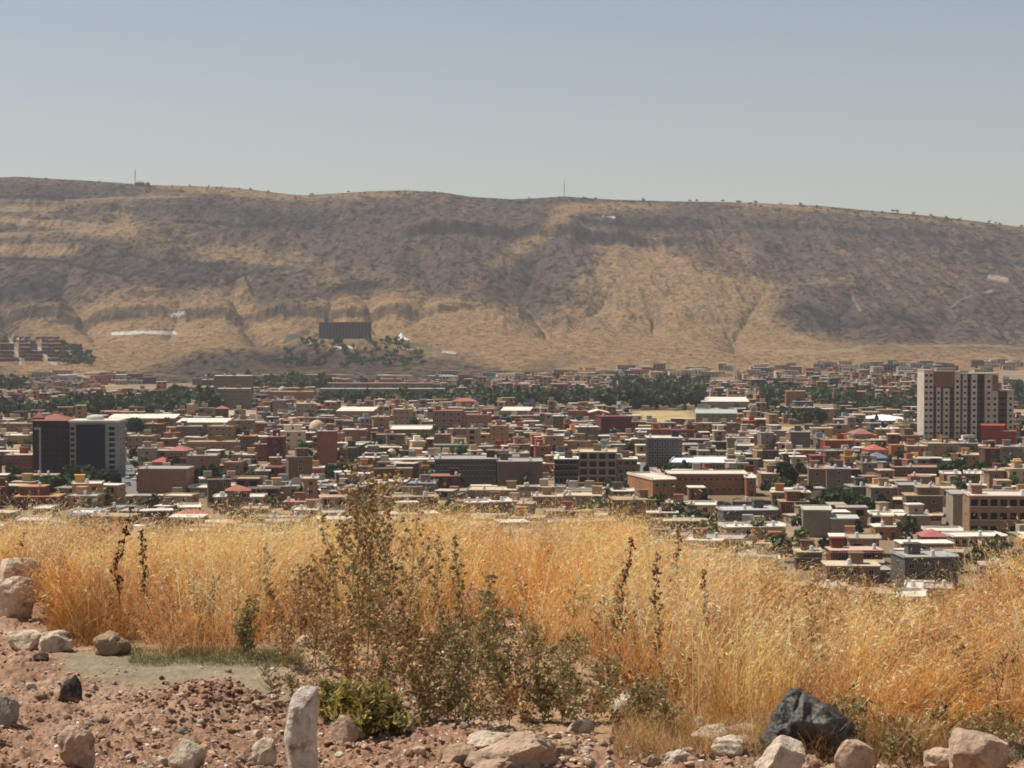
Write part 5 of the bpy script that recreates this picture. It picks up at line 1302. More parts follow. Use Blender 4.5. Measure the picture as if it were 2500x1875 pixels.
cap = P_[idx[-1]].mean(0) + np.array([0, 0, 2 * k]); P_ = np.vstack([P_, cap]); c_i = len(P_) - 1
Q_ = np.vstack([Q_, np.stack([idx[-1], np.roll(idx[-1], -1), np.full(ns, c_i), np.full(ns, c_i)], -1)])
rs_ = np.random.default_rng(9)
for _ in range(9):                       # broken facets
    n_ = rs_.normal(size=3) * np.array([1, 1, .35]); n_ /= np.linalg.norm(n_); q_ = P_ - np.array([0, 0, 120 * k]); d_ = (q_ @ n_).max() * rs_.uniform(.72, .9); P_ = P_ - np.maximum(q_ @ n_ - d_, 0)[:, None] * n_ * .9
P_[:, 0] += .05 * P_[:, 2]
me = bpy.data.meshes.new('stone'); me.from_pydata(P_.tolist(), [], [tuple(dict.fromkeys(q)) for q in Q_.tolist()]); me.materials.append(M['stone']); me.polygons.foreach_set('use_smooth', [True] * len(me.polygons)); me.update()
o = link('stone', me); o.location = (x, y, z); o.color = (.72, .64, .53, 1); tag(o, 'tall white weathered stone standing upright at the bottom', 'stone')
# pale stones half hidden in the grass and weeds
for i, (X, Y, w_, h_, lab) in enumerate([(960, 1490, 60, 34, 'pale stone behind the green bottle in the weeds'), (1225, 1500, 54, 60, 'cream stone touching the right of the pink-cream boulder'), (1110, 1452, 46, 30, 'small pale stone just left above the pink-cream boulder'), (850, 1556, 70, 30, 'dusty pale slab among the middle weeds'),
        (750, 1580, 60, 30, 'pale stone low between weeds and green grass'), (1060, 1640, 80, 44, 'grey-cream stone under the dark olive weed'), (2290, 1548, 70, 30, 'pale slab right of the pinkish grass stone'), (2150, 1530, 60, 26, 'whitish stone left of the pale flat grass rock'),
        (2110, 1480, 70, 26, 'low white stone at the crest of the right-hand grass'), (640, 1500, 40, 22, 'small white stone deep in the left-hand grass'), (1420, 1800, 70, 40, 'pale stone at the lower edge of the scrub'), (1300, 1560, 50, 30, 'small cream stone in the grass right of the boulder')]):
    rock(X, Y, w_, h_, jit(CR, .12), lab, 60 + i, 12, .1, .8)
# smaller stones lying on the red soil
loose = {}; CN = {CR: 'cream', PK: 'pink', TN: 'tan', (.5, .4, .32): 'dusty grey'}
SREF = [(35, 1500, 'the big left boulder'), (55, 1602, 'the flat whitish slab'), (163, 1720, 'the black pointed stone'), (176, 1888, 'the knobbly pinkish stone'), (448, 1892, 'the cream wedge stone'), (500, 1740, 'the heap of red clods'), (300, 1800, 'the bare soil at left'),
        (640, 1876, 'the pointed leaning stone'), (731, 1900, 'the tall white stone'), (838, 1822, 'the stone under the yellow-green bush'), (960, 1860, 'the shadow of the yellow-green bush'), (1245, 1900, 'the broad pinkish rock'), (1120, 1884, 'the low tan stone'), (1535, 1752, 'the pale stone in scrub'),
        (1660, 1892, 'the whitish bottom-edge stone'), (1826, 1858, 'the rounded tan stone'), (1985, 1860, 'the black plastic bag'), (2092, 1906, 'the boulder before the bag'), (2250, 1890, 'the dry stubble at right'), (2412, 1916, 'the large lower-right boulder'), (10, 1790, 'the mottled left-edge stone'), (1400, 1890, 'the low scrub at bottom centre')]
for i in range(150):
    X = random.uniform(-20, 1500) if i < 120 else random.uniform(1400, 2480); Y = random.uniform(1700, 1905) if X < 1150 else random.uniform(1830, 1905)
    if X < 320 and random.random() < .25: Y = random.uniform(1600, 1700)
    if 150 < X < 640 and Y < 1720: continue
    s_ = random.uniform(12, 34)
    c = random.choice([CR, PK, TN, PK, (.5, .4, .32)])
    big = s_ > 24
    o = rock(X, Y, s_, s_ * random.uniform(.5, .8), jit(c, .12), 'x', 100 + i, 10, .10, .9, 0, .25, group='larger loose stones on the red soil' if big else 'small loose stones on the red soil', sub=3)
    q = min(SREF, key=lambda t_: math.hypot(t_[0] - X, 1.5 * (t_[1] - Y)))
    rel = ('right of' if X > q[0] else 'left of') if abs(X - q[0]) > abs(Y - q[1]) else ('behind' if Y < q[1] else 'in front of')
    loose.setdefault((('fist-sized ' if big else 'small ') + CN[c], rel, q[2]), []).append((math.hypot(q[0] - X, q[1] - Y), o))
for (cn_, rel, q), lst in loose.items():
    lst.sort(key=lambda t_: t_[0])
    for i, (_, o) in enumerate(lst): o['label'] = (('' if len(lst) == 1 else (ORD[i] + ' ' if i else '') + 'nearest ') + cn_ + ' loose stone ' + rel + ' ' + q)
def scatter(n, fX, fY, smin, smax, cols, sub, name, lab, cat, power=2.2):
    rs = np.random.default_rng(n)
    pro = [rock_verts(sub, 500 + q, 9, 0, (.35, .8)) for q in range(10)]
    pro = [(v * (1 + .35 * (np.random.default_rng(q).random((len(v), 1)) - .5)) * np.random.default_rng(q).uniform(.6, 1.3, (1, 3)), f_) for q, (v, f_) in enumerate(pro)]
    vs, fs, cs_, off = [], [], [], 0
    X = fX(rs, n); Yr = fY(rs, n, X); y = F * 1.7 / (Yr - 794); x = (X - 1250) / F * y
    zz, ro, gr = nearz(X, y)
    keep = rs.random(n) < (.12 + .88 * ro)
    for i in np.nonzero(keep)[0]:
        V, Fc = pro[i % 10]; s_ = smin + (smax - smin) * rs.random() ** power
        a = rs.random() * 6.28; Rz = np.array([[math.cos(a), -math.sin(a), 0], [math.sin(a), math.cos(a), 0], [0, 0, 1]])
        P = V @ Rz.T * s_ * np.array([1, 1, rs.uniform(.55, .9)]) * .5 + np.array([x[i], y[i], zz[i] + s_ * .15])
        vs.append(P); fs.append(Fc + off); off += len(P); c = np.array(cols[rs.integers(0, len(cols))]) * rs.uniform(.8, 1.2)
        cs_.append(np.tile(c, (len(P), 1)))
    o = link(name, npmesh(name, np.concatenate(vs), np.concatenate(fs), M['pebble'], np.concatenate(cs_)))
    tag(o, lab, cat, kind='stuff')
fX1 = lambda rs, n: np.where(rs.random(n) < .8, rs.uniform(-100, 1450, n), rs.uniform(1400, 2600, n))
fY1 = lambda rs, n, X: np.where(X < 200, rs.uniform(1500, 1925, n), np.where(X < 1150, rs.uniform(1640, 1925, n), rs.uniform(1800, 1925, n)))
scatter(8000, fX1, fY1, .006, .040, [(.31, .185, .118), (.38, .24, .16), (.22, .12, .072), (.44, .28, .19)], 1, 'soil_clods', 'red-brown clods and crumbs of dug soil', 'soil', 4.5)
scatter(5200, fX1, fY1, .005, .026, [(.60, .48, .38), (.52, .36, .27), (.66, .58, .48), (.45, .30, .22)], 1, 'gravel', 'pale gravel scattered over the red soil', 'gravel')
fX2 = lambda rs, n: rs.normal(500, 95, n); fY2 = lambda rs, n, X: rs.normal(1725, 32, n)
scatter(700, fX2, fY2, .008, .042, [(.25, .15, .095), (.32, .19, .125), (.18, .10, .065)], 1, 'soil_clods', 'heap of coarse red clods', 'soil', 1.6)

# ================================================================== DRY GRASS
silX = [-300, 0, 60, 300, 560, 640, 760, 1000, 1150, 1300, 1500, 1750, 1840, 1900, 1960, 2060, 2150, 2260, 2340, 2420, 2500, 2800]
silY = [1325, 1325, 1315, 1285, 1270, 1265, 1280, 1270, 1285, 1305, 1335, 1370, 1425, 1465, 1500, 1515, 1500, 1520, 1485, 1450, 1400, 1375]
frX = [-300, 0, 100, 200, 300, 600, 760, 1000, 1250, 1500, 1650, 1850, 1950, 2100, 2250, 2400, 2800]
frY = [1500, 1500, 1520, 1590, 1600, 1600, 1560, 1580, 1560, 1690, 1770, 1780, 1790, 1830, 1850, 1855, 1860]
def blades(n, seed, hmin, hmax, w0, cols, heads=0.0, rise=0.0, clump=True, xr=(-1100, 3900), region=None, spread=.5, silj=60):
    rs = np.random.default_rng(seed)
    m = int(n * 2.1)
    if clump:
        nc = n // 58
        cX = rs.uniform(*xr, nc); cy = np.sqrt(rs.uniform(8.2 ** 2, 17 ** 2, nc)); k = rs.integers(0, nc, m)
        a = rs.random(m) * 6.283; r = .10 * np.sqrt(rs.random(m)) * rs.uniform(.5, 1.7, nc)[k]
        cx = (cX - 1250) / F * cy; x = cx[k] + r * np.cos(a); y = cy[k] + r * np.sin(a)
        ch = rs.uniform(.7, 1.15, nc)[k]; outx, outy = r * np.cos(a) * 2.6, r * np.sin(a) * 2.6
    else:
        X = rs.uniform(*xr, m); y = np.sqrt(rs.uniform(8.2 ** 2, 17 ** 2, m)); x = (X - 1250) / F * y; ch = np.ones(m); outx = outy = 0 * x; k = np.arange(m)
    X = 1250 + F * x / y; Yr = 794 + F * 1.7 / y
    dens = fbm(x * 1.1, y * 1.1, seed + 1, 3)
    ok = (Yr < np.interp(X, frX, frY) + 26 * (vn(x * 3, y * 3, 8) - .5) * 2) & (y < np.interp(X, DCx, DCy) + 1.6) & (dens > .42) & (fbm(x * 3.1, y * 2.4, seed + 5, 2) > .34)
    ok &= ~((X > 640) & (X < 1260) & (Yr > 1400) & (rs.random(m) < .62))
    ok &= ~((X > 1940) & (X < 2340) & (Yr > 1450) & (Yr < 1600) & (rs.random(m) < .6))
    if region is not None: ok &= region(X, Yr, x, y)
    i = np.nonzero(ok)[0][:n]
    x, y, X, Yr, ch = x[i], y[i], X[i], Yr[i], ch[i]
    if clump: outx, outy = outx[i], outy[i]
    else: outx, outy = 0 * x, 0 * x
    z = gz(x, y); n = len(x)
    h = rs.uniform(hmin, hmax, n) * ch * (.30 + 1.35 * fbm(x * 1.7, y * 1.3, 360, 3))
    base = 937.5 - F * np.tan(np.arctan2(z - EYE, y) + PITCH)
    top = np.interp(X, silX, silY) - rise * rs.random(n) ** 2 + rs.exponential(silj, n) * rs.uniform(0, 1, n) - 8 * rs.random(n) - 75 * (fbm(x * 1.6, x * 0, 377, 3) - .5) * 2 - 70 * (fbm(x * 8, y * 5, 379, 2) - .42) * 2
    hm = (base - top) * y / F
    h = np.minimum(h, np.maximum(hm, .05))
    wind = .10
    wx_, wy_ = (fbm(x * 1.1, y * 1.1, 510, 3) - .5) * 1.3, (fbm(x * 1.1, y * 1.1, 511, 3) - .5) * 1.3
    lx = (outx + wx_ + rs.normal(0, .26, n) * spread + wind) * h * 1.2; ly = (outy + wy_ + rs.normal(0, .26, n) * spread) * h * 1.2
    rx, ry = rs.normal(size=n), rs.normal(size=n); rn = np.hypot(rx, ry); rx, ry = rx / rn, ry / rn
    vs, sg = [], [(0, 0, 1.0), (.40, .25, .85), (.76, .70, .6), (.98, 1.45, .12)]
    wv = (w0 * rs.uniform(.6, 1.5, n))
    for t, b, ww in sg:
        px, py, pz = x + lx * b, y + ly * b, z + h * t
        vs.append(np.stack([px - rx * wv * ww, py - ry * wv * ww, pz], -1)); vs.append(np.stack([px + rx * wv * ww, py + ry * wv * ww, pz], -1))
    V = np.stack(vs, 1)          # n,8,3
    q = np.array([(0, 1, 3, 2), (2, 3, 5, 4), (4, 5, 7, 6)])
    Q = (np.arange(n)[:, None, None] * 8 + q[None]).reshape(-1, 4)
    cols = np.array(cols); zone_ = np.clip(fbm(x * 1.5, y * 1.5, 400, 4) * len(cols) * 1.25 - .15 * len(cols) + rs.normal(0, .55, n), 0, len(cols) - 1).astype(int)
    C = cols[zone_] * rs.uniform(.45, 1.3, (n, 1)) * (.84 + .62 * fbm(x * 2.6, y * 2.6, 520, 3))[:, None]
    Cc = np.repeat(C[:, None, :], 8, axis=1)
    V, Cc = V.reshape(-1, 3), Cc.reshape(-1, 3)
    if heads:
        hi = np.nonzero(rs.random(n) < heads)[0]; nh = len(hi)
        HV, HC = [], []
        for j in range(6):         # spikelets hanging round the tip
            t = rs.uniform(.62, 1.06, nh); b = .62 + (t - .74) * 2.0
            px, py, pz = x[hi] + lx[hi] * b + rs.normal(0, .006, nh), y[hi] + ly[hi] * b + rs.normal(0, .006, nh), z[hi] + h[hi] * t
            dx, dz = rs.normal(0, .008, nh), rs.uniform(-.014, .012, nh); w_ = rs.uniform(.0012, .003, nh); L_ = rs.uniform(.008, .02, nh)
            a_ = np.stack([px, py, pz], -1); d_ = np.stack([dx, rs.normal(0, .006, nh), dz], -1); d_ = d_ / np.linalg.norm(d_, axis=1)[:, None] * L_[:, None]; sd = np.stack([rx[hi] * w_, ry[hi] * w_, w_ * .5], -1)
            HV.append(np.stack([a_ - d_, a_ + sd, a_ + d_, a_ - sd], 1)); HC.append(np.repeat((C[hi] * 1.12 + .02)[:, None, :], 4, axis=1))
        HV = np.concatenate(HV).reshape(-1, 3); HC = np.concatenate(HC).reshape(-1, 3)
        Q = np.concatenate([Q, np.arange(len(HV)).reshape(-1, 4) + len(V)]); V = np.concatenate([V, HV]); Cc = np.concatenate([Cc, HC])
    return V, Q, np.clip(Cc, .01, .95)
STRAW = [(.70, .29, .06), (.84, .43, .12), (.90, .55, .20), (.92, .68, .36), (.80, .38, .09), (.44, .19, .06)]
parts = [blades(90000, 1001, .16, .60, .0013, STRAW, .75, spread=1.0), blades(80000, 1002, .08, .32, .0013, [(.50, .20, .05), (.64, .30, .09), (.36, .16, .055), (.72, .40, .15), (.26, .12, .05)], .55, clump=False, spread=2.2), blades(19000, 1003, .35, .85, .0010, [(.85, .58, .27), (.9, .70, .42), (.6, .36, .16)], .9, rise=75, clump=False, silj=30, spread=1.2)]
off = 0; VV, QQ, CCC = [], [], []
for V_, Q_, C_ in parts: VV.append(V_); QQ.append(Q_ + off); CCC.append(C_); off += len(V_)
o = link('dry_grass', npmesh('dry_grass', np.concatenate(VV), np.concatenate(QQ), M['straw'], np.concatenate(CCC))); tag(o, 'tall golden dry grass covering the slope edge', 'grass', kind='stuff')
# thin tufts and the bent clump by the left boulders
def tuft_field(name, lab, n, xr, yr, hmin, hmax, cols, w0, spread, seed, rad=.5, kind='stuff'):
    rs = np.random.default_rng(seed)
    X = rs.uniform(*xr, n); Yr = rs.uniform(*yr, n); y = F * 1.7 / (Yr - 794); x = (X - 1250) / F * y; z = gz(x, y)
    h = rs.uniform(hmin, hmax, n) * (.1 + 1.3 * fbm(x * 5, y * 5, seed, 2)) * np.clip(np.minimum(Yr - yr[0], yr[1] - Yr) / 8.0, .25, 1); lx, ly = rs.normal(0, spread, n) * h, rs.normal(0, spread, n) * h
    rx = rs.normal(size=n); ry = rs.normal(size=n); rn = np.hypot(rx, ry); rx /= rn; ry /= rn
    vs = []
    for t, b, ww in [(0, 0, 1), (.5, .3, .8), (.95, 1, .1)]:
        px, py, pz = x + lx * b, y + ly * b, z + h * t
        vs += [np.stack([px - rx * w0 * ww, py - ry * w0 * ww, pz], -1), np.stack([px + rx * w0 * ww, py + ry * w0 * ww, pz], -1)]
    V = np.stack(vs, 1).reshape(-1, 3); Q = (np.arange(n)[:, None, None] * 6 + np.array([(0, 1, 3, 2), (2, 3, 5, 4)])[None]).reshape(-1, 4)
    C = np.repeat(np.array(cols)[rs.integers(0, len(cols), n)] * rs.uniform(.7, 1.3, (n, 1)), 6, axis=0)
    return tag(link(name, npmesh(name, V, Q, M['straw'], C)), lab, 'grass', kind=kind)
tuft_field('green_grass', 'strip of short green grass at the foot of the dry grass', 5200, (310, 740), (1592, 1640), .012, .055, [(.13, .15, .06), (.19, .19, .08), (.12, .14, .055), (.36, .28, .14), (.36, .28, .14)], .0016, .8, 61)
tuft_field('dry_tufts', 'dark orange bent tufts beside the left boulders', 5000, (115, 300), (1490, 1590), .10, .26, [(.42, .20, .06), (.55, .32, .12), (.32, .15, .05)], .0016, .6, 62)
tuft_field('dry_tufts', 'thin dry stubble along the foot of the grass at the right', 9000, (1500, 2560), (1770, 1880), .05, .17, [(.50, .30, .12), (.60, .42, .2), (.36, .2, .08)], .0014, .6, 63)

# ================================================================== WEEDS
def weed_geo(rs, h, spread, nb, lpb, lsz, cols, burrs, stemc, mbs, x, y, z, lean=0.0, up=.75, start=.12):
    """stems into mbs; returns leaf points and burr points"""
    pts = [(x, y, z - .01)]; n = 6; lx = lean * h; wob = rs.normal(0, .02, (n + 1, 2)) * h
    for i in range(1, n + 1): t = i / n; pts.append((x + lx * t * t + wob[i, 0], y + wob[i, 1], z + h * t))
    mbs.cc = stemc; mbs.tube(pts, [.0042 * (1 - .8 * i / n) * (h / .6) ** .5 for i in range(n + 1)], 4)
    LP, BP = [], []
    P = np.array(pts)
    for b in range(nb):
        t = start + (1 - start) * (b + rs.random()) / nb; j = min(int(t * n), n - 1); p0 = P[j] + (P[j + 1] - P[j]) * (t * n - j)
        a = b * 2.4 + rs.normal(0, .5); L = spread * h * (1.15 - .75 * t) * rs.uniform(.6, 1.2)
        d1 = np.array([math.cos(a), math.sin(a), up * rs.uniform(.7, 1.6)]); d1 /= np.linalg.norm(d1)
        p1 = p0 + d1 * L * .5; p2 = p1 + (d1 + np.array([0, 0, .45])) * L * .45
        mbs.tube([p0, p1, p2], [.0022, .0016, .0007], 3)
        m = max(2, int(lpb * L / (spread * h) * 1.2))
        u = rs.random(m)[:, None]; q = np.where(u < .5, p0 + (p1 - p0) * u * 2, p1 + (p2 - p1) * (u - .5) * 2) + rs.normal(0, .010, (m, 3))
        LP.append(q)
        if rs.random() < burrs: BP.append(p2)
        for s2 in range(2):
            a2 = a + rs.normal(0, 1); dd = np.array([math.cos(a2), math.sin(a2), up * 1.3]); dd /= np.linalg.norm(dd); L2 = L * rs.uniform(.25, .5); r0 = p0 + (p1 - p0) * rs.uniform(.3, 1); r1 = r0 + dd * L2
            mbs.tube([r0, r1], [.0014, .0006], 3); mm = max(1, m // 3); LP.append(r0 + (r1 - r0) * rs.random((mm, 1)) + rs.normal(0, .008, (mm, 3)))
            if rs.random() < burrs: BP.append(r1)
    if burrs > 0: BP.append(P[-1])
    return np.concatenate(LP), BP
def burr_geo(BP, size, rs, cols):
    V, Fc = ICO[1]; vs, fs, cs_, off = [], [], [], 0
    for p in BP:
        s_ = size * rs.uniform(.6, 1.3); w = V * (1 + .35 * rs.random((len(V), 1))) * s_ + p
        vs.append(w); fs.append(Fc + off); off += len(V); cs_.append(np.tile(np.array(cols[rs.integers(0, len(cols))]) * rs.uniform(.8, 1.2), (len(V), 1)))
    return np.concatenate(vs), np.concatenate(fs), np.concatenate(cs_)
OL = [(.23, .21, .09), (.32, .28, .14), (.16, .16, .065), (.44, .34, .18)]; BR = [(.46, .24, .10), (.60, .36, .17), (.34, .17, .08), (.70, .48, .27)]; DKB = [(.13, .065, .035), (.20, .10, .05)]
YG = [(.42, .34, .09), (.32, .27, .08), (.52, .41, .16), (.24, .20, .08)]
def weed(name, X, Yb, Yt, lab, cols, seed, spread=.35, nb=16, lpb=16, lsz=.008, burrs=0, burrsz=.007, bcols=BR, stemc=(.45, .32, .16), lean=0, cat='weed', group=None, up=.75, aspect=1.6, nst=1, start=.12):
    x, y, z, k = npos(X, Yb); h = (Yb - Yt) * k; rs = np.random.default_rng(seed)
    root = tag(empty(name, (x, y, z)), lab, cat, group)
    mbs = MB(); LPs, BPs = [], []
    for s_ in range(nst):
        a = s_ * 2.4; r = .03 * s_ ** .5 if nst > 1 else 0
        lp, bp = weed_geo(rs, h * (1 if s_ == 0 else rs.uniform(.6, .95)), spread, nb, lpb, lsz, cols, burrs, stemc, mbs, r * math.cos(a), r * math.sin(a), 0, lean + (rs.normal(0, .18) if nst > 1 else 0), up, start)
        LPs.append(lp); BPs += bp
    mbs.build('stem', M['weed'], root, colour=True)
    V, Q, C = leaf_quads(np.concatenate(LPs), lsz, rs, cols, aspect)
    link('foliage', npmesh('foliage', V, Q, M['weed'], C), root)
    if BPs:
        V, Fc, C = burr_geo(BPs, burrsz, rs, bcols); link('seed_head', npmesh('seed_head', V, Fc, M['weed'], C), root)['kind'] = 'stuff'
    return root
W = [(905, 1640, 1150, 'tallest green-brown weed with tan flower heads in the middle of the cluster', OL, .42, 24, 12, .75), (868, 1650, 1205, 'tall olive weed just left of the tallest one', OL, .36, 20, 11, .4), (950, 1645, 1180, 'tall branching weed just right of the tallest one', OL + BR, .42, 22, 12, .8),
     (822, 1600, 1262, 'slim dark green upright weed left in the tall cluster', OL, .16, 26, 10, .2), (1000, 1600, 1240, 'olive weed with bare forked tips right in the tall cluster', OL + BR, .38, 20, 9, .5), (930, 1560, 1160, 'tall thin weed behind the tallest one', BR, .34, 20, 8, .8),
     (880, 1570, 1185, 'bushy tan-topped weed behind the tall cluster', BR + OL, .44, 20, 12, .9), (770, 1640, 1370, 'brown twiggy weed left of the tall cluster', BR, .40, 20, 12, .3), (700, 1640, 1400, 'rust-brown weed at the left of the cluster', BR, .45, 20, 12, .2),
     (1078, 1620, 1330, 'slender dark green weed before the pink-cream boulder', OL, .18, 24, 12, .1), (1130, 1640, 1320, 'taller dark green weed in front of the pink-cream boulder', OL, .20, 26, 12, .2), (1190, 1680, 1400, 'olive weed right of the pink-cream boulder', OL, .40, 20, 14, .1),
     (985, 1690, 1400, 'dense brown-green weed in the lower middle of the cluster', OL + BR, .45, 22, 16, .3), (860, 1700, 1450, 'mid brown weed above the yellow-green bush', BR, .42, 22, 14, .3), (925, 1730, 1480, 'brown weed stem right above the yellow-green bush', BR + OL, .45, 20, 14, .3),
     (655, 1560, 1330, 'green-tinged weed at the edge of the golden grass', OL, .32, 18, 12, .1), (520, 1560, 1440, 'grey-green stem leaning in the left-hand grass', OL, .25, 14, 10, 0), (600, 1620, 1470, 'dark olive bushy weed above the green strip', OL, .5, 20, 18, 0),
     (1010, 1540, 1310, 'rusty weed in the grass behind the tall cluster', BR, .4, 20, 12, .4), (740, 1560, 1270, 'orange-brown feathery weed behind the cluster at left', BR, .40, 24, 14, .3), (1250, 1750, 1490, 'olive weed in the middle of the low scrub', OL, .5, 22, 20, .1),
     (1340, 1760, 1550, 'grey-green weed at the right part of the low scrub', OL, .55, 22, 20, .1), (1110, 1770, 1540, 'dark olive weed at the left part of the low scrub', OL, .5, 24, 20, .1), (1040, 1760, 1560, 'brown-green weed between yellow-green bush and low scrub', OL + BR, .5, 22, 18, .2)]
for i, (X, Yb, Yt, lab, cols, sp, nb, lpb, bu) in enumerate(W):
    weed('tall_weed', X, Yb, Yt, lab, cols, 700 + i, sp * .72, nb + 4, int(lpb * .72), .0047, bu * .7, .0085, [(.46, .30, .14), (.52, .36, .18), (.34, .2, .1)], lean=random.uniform(-.12, .12), group='tall weeds in the middle', nst=2 if sp > .38 else 1)
for i, (X, Yb, Yt, lab, ln_) in enumerate([(288, 1560, 1250, 'dark brown dry stalk beaded with seeds at the left', .09), (1503, 1660, 1325, 'dark dry seed stalk in the grass right of centre, leftmost of three', .12), (1616, 1700, 1345, 'tallest dark dry seed stalk right of centre', -.03),
        (1716, 1640, 1392, 'short dark seed stalk in the right-hand grass', .05), (352, 1540, 1300, 'second smaller brown seed stalk in the left-hand grass', -.06), (1985, 1600, 1480, 'small brown seed stalk in the right-hand grass', .05), (1640, 1560, 1300, 'thin brown stalk against the last houses', .1)]):
    weed('seed_stalk', X, Yb, Yt, lab, DKB, 800 + i, .085, 20, 4, .006, .45, .006, DKB, (.10, .05, .03), ln_, cat='dry stalk', group='dark seed stalks', up=1.3, start=.3)
weed('thorn_twig', 2448, 1810, 1590, 'bare dark twig with side arms at the right edge', DKB, 851, .38, 7, 1, .003, 0, .003, DKB, (.05, .028, .02), .03, cat='twig')
weed('thorn_twig', 2478, 1700, 1540, 'second bare dark twig near the right edge', DKB, 852, .5, 8, 2, .003, 0, .003, DKB, (.06, .03, .02), .1, cat='twig')
weed('thorn_twig', 1735, 1640, 1470, 'pale forked dry twig in the right-hand grass', BR, 853, .6, 9, 2, .003, 0, .003, BR, (.55, .4, .24), .1, cat='twig')
x, y, z, k = npos(882, 1800)
weed('flowering_bush', 882, 1800, 1668, 'low yellow-green feathery bush behind the tall white stone', YG, 860, .62, 20, 15, .0050, 0, cat='bush', stemc=(.34, .28, .09), nst=11, up=.7, aspect=2.6)
weed('flowering_bush', 945, 1800, 1690, 'smaller olive-green part bush right of the yellow-green one', YG + OL, 861, .6, 18, 12, .0050, 0, cat='bush', stemc=(.34, .28, .09), nst=6, up=.7, aspect=2.6)
weed('flowering_bush', 815, 1770, 1678, 'yellow-green tuft at the left of the feathery bush', YG, 862, .6, 16, 12, .0050, 0, cat='bush', stemc=(.34, .28, .09), nst=5, up=.7, aspect=2.6)
# low scrub: nobody could count its stems
mbs = MB(); rs = np.random.default_rng(77); LV, LQ, LC, off = [], [], [], 0
for i in range(330):
    if i >= 200: X, Yb = rs.uniform(-50, 2550), rs.uniform(1400, 1760)
    elif i < 150: X, Yb = rs.uniform(1020, 1640), rs.uniform(1580, 1850)
    else: X, Yb = rs.uniform(620, 1100), rs.uniform(1500, 1730)
    if 180 <= i < 200: X, Yb = rs.uniform(2050, 2560), rs.uniform(1800, 1880)
    if i >= 200 and Yb > np.interp(X, frX, frY) - 10: continue
    if i < 150 and (Yb > 1800 + (X - 1500) * .05 or Yb < 1560 + max(0, X - 1250) * .50): continue
    x, y, z, k = npos(X, Yb); h = rs.uniform(.07, .20) if i < 200 else rs.uniform(.18, .42)
    cols = [OL, OL, BR, OL + BR, [(.55, .44, .28), (.3, .24, .12)]][rs.integers(0, 5)] if i < 200 else [BR, [(.36, .18, .08), (.5, .28, .12)], OL + BR][rs.integers(0, 3)]
    mbs.cc = (.4, .28, .14)
    lp, bp = weed_geo(rs, h, .75 if i < 200 else .35, 12, 10, .006, cols, 0, (.45, .30, .15), mbs, x, y, z, rs.normal(0, .2), .7)
    V_, Q_, C_ = leaf_quads(lp, .0048, rs, cols, 1.6, .55); LV.append(V_); LQ.append(Q_ + off); LC.append(C_); off += len(V_)
base = len(mbs.v)
stm = tag(mbs.build('scrub_stems', M['weed'], colour=True), 'thin tangled stems of the low scrub', 'scrub', kind='stuff')
o = link('low_scrub', npmesh('low_scrub', np.concatenate(LV), np.concatenate(LQ), M['weed'], np.concatenate(LC))); tag(o, 'low olive and brown scrub in front of the grass', 'scrub', kind='stuff')

# ================================================================== BLACK PLASTIC, LITTER
x, y, z, k = npos(1985, 1858)
ctrl = {'A': (1932, 168, 10), 'A2': (1908, 132, 0), 'B': (2010, 128, 5), 'C': (2078, 84, 0), 'D': (2118, 26, 0), 'E': (1856, 34, -6), 'E2': (1885, 74, -12),
        'H1': (1900, 66, -46), 'H2': (1950, 92, -52), 'H3': (2010, 86, -58), 'H4': (2062, 60, -46), 'F0': (1876, 6, -52), 'F1': (1925, -6, -34), 'F2': (1985, -6, -30), 'F3': (2040, -6, -44), 'F4': (2098, 4, -40),
        'G0': (1870, -4, 60), 'G1': (1940, 20, 88), 'G2': (2020, 10, 88), 'G3': (2095, -4, 56)}
K = list(ctrl); KI = {n: i for i, n in enumerate(K)}
vs = [((ctrl[n][0] - 1985) * k, ctrl[n][2] * k, ctrl[n][1] * k) for n in K]
fs = [('E', 'E2', 'H1'), ('E2', 'A2', 'H1'), ('A2', 'H2', 'H1'), ('A2', 'A', 'H2'), ('A', 'B', 'H2'), ('B', 'H3', 'H2'), ('B', 'C', 'H3'), ('C', 'H4', 'H3'), ('C', 'D', 'H4'), ('D', 'F4', 'H4'), ('E', 'H1', 'F0'), ('H1', 'F1', 'F0'), ('H1', 'H2', 'F1'),
      ('H2', 'F2', 'F1'), ('H2', 'H3', 'F2'), ('H3', 'F3', 'F2'), ('H3', 'H4', 'F3'), ('H4', 'F4', 'F3'), ('E', 'G0', 'E2'), ('E2', 'G0', 'A2'), ('A2', 'G0', 'A'), ('G0', 'G1', 'A'), ('A', 'G1', 'B'), ('G1', 'G2', 'B'), ('B', 'G2', 'C'), ('G2', 'G3', 'C'), ('C', 'G3', 'D'),
      ('E', 'F0', 'G0'), ('D', 'G3', 'F4')]
import bmesh
bm = bmesh.new(); bvs = [bm.verts.new(v) for v in vs]
for f in fs: bm.faces.new([bvs[KI[n]] for n in f])
bmesh.ops.recalc_face_normals(bm, faces=bm.faces)
for _ in range(5): bmesh.ops.subdivide_edges(bm, edges=bm.edges, cuts=1, use_grid_fill=True, smooth=.12 if _ < 1 else 0)
bm.normal_update()
for v in bm.verts: v.co.z *= .95
P_ = np.array([v.co[:] for v in bm.verts])
u = P_[:, 0] * 9 + P_[:, 2] * 14
wr = .017 * (ridged(P_[:, 0] * 5 + P_[:, 2] * 7, P_[:, 2] * 6 - P_[:, 0] * 4 + P_[:, 1] * 5, 603, 2, .5) - .6) + .010 * (ridged(P_[:, 0] * 14 + P_[:, 2] * 11, P_[:, 2] * 20 - P_[:, 0] * 8 + P_[:, 1] * 8, 601, 4, .6) - .6) + .004 * (ridged(P_[:, 0] * 40, P_[:, 2] * 50, 602, 3) - .6)
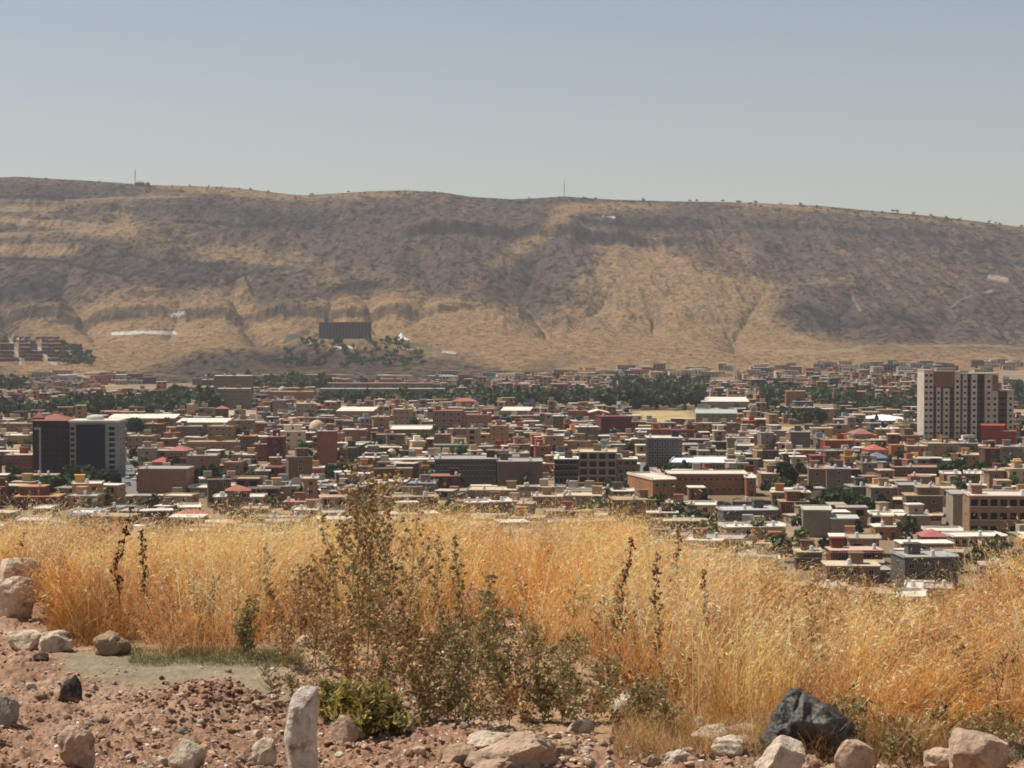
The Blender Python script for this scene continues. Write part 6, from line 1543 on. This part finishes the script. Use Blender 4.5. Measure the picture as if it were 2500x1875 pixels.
ang_ = np.arctan2(P_[:, 2] - .26, P_[:, 0] + .085); rad_ = np.hypot(P_[:, 2] - .26, P_[:, 0] + .085)
wr = wr + np.minimum(rad_ / .07, 1) * (.022 * (ridged(ang_ * 1.9, rad_ * 1.2 + P_[:, 1] * 2, 610, 3, .55) - .6))
rf = np.random.default_rng(5)
for q in range(26):
    cx_, cz_ = rf.uniform(-.2, .2), rf.uniform(0, .22); aa = rf.uniform(-.9, .9) + (1.2 if cx_ < -.03 else -.6); dx_, dz_ = math.cos(aa), math.sin(aa)
    u_ = (P_[:, 0] - cx_) * -dz_ + (P_[:, 2] - cz_) * dx_; t_ = (P_[:, 0] - cx_) * dx_ + (P_[:, 2] - cz_) * dz_
    wr = wr + rf.choice([-1, 1]) * rf.uniform(.006, .016) * np.exp(-np.abs(u_) / rf.uniform(.006, .018)) * np.exp(-(t_ / rf.uniform(.05, .14)) ** 2)
for v, d in zip(bm.verts, wr): v.co += v.normal * float(d)
me = bpy.data.meshes.new('plastic_bag'); bm.to_mesh(me); bm.free()
me.materials.append(mat('black_plastic', (.060, .054, .046), rough=.42, spec=.35, noise=[(9, .5, 1.9, 5)], bump=(38, .008)))
me.polygons.foreach_set('use_smooth', [True] * len(me.polygons))
o = link('plastic_bag', me); o.location = (x, y, z); tag(o, 'crumpled black plastic bag lying at the foot of the grass', 'plastic bag')
x, y, z, k = npos(798, 1470)
V, Fc = rock_verts(4, 640, 16, .25); V = V * np.array([24 * k, 15 * k, 8 * k]); V[:, 2] += 14 * k
o = link('plastic_litter', npmesh('plastic_litter', V, Fc, mat('white_plastic', (.72, .74, .76), rough=.25, spec=.6), smooth=True)); o.location = (x, y, z); tag(o, 'shiny white scrap of plastic among the weeds', 'litter')
x, y, z, k = npos(1000, 1556)
root = tag(empty('bottle', (x, y, z), 0), 'dark green glass bottle base lying in the weeds', 'bottle')
mb = MB(); mb.tube([(-14 * k, -12 * k, 30 * k), (0, 0, 24 * k), (14 * k, 30 * k, 16 * k)], [17 * k, 18 * k, 15 * k], 16); mb.build('body', mat('green_glass', (.02, .045, .02), rough=.15, spec=.6), root, smooth=True)
mb = MB(); mb.tube([(14.2 * k, 30.5 * k, 16 * k), (22 * k, 50 * k, 12 * k)], [10 * k, 6 * k], 12); mb.build('neck', bpy.data.materials['green_glass'], root, smooth=True)

# ================================================================== HAZE
hz = bpy.data.materials.new('haze'); hz.use_nodes = True
t = hz.node_tree
for n in list(t.nodes):
    if n.type != 'OUTPUT_MATERIAL': t.nodes.remove(n)
pv = t.nodes.new('ShaderNodeVolumePrincipled')
pv.inputs['Color'].default_value = (.86, .90, .97, 1)
pv.inputs['Density'].default_value = HAZE
pv.inputs['Anisotropy'].default_value = .2
t.links.new(pv.outputs[0], t.nodes['Material Output'].inputs['Volume'])
mb = MB(); mb.box(-4800, 4800, -60, 5800, -4, float(ZZ.max()) + 70)
tag(mb.build('haze', hz), 'pale haze over the valley', 'haze', kind='stuff')
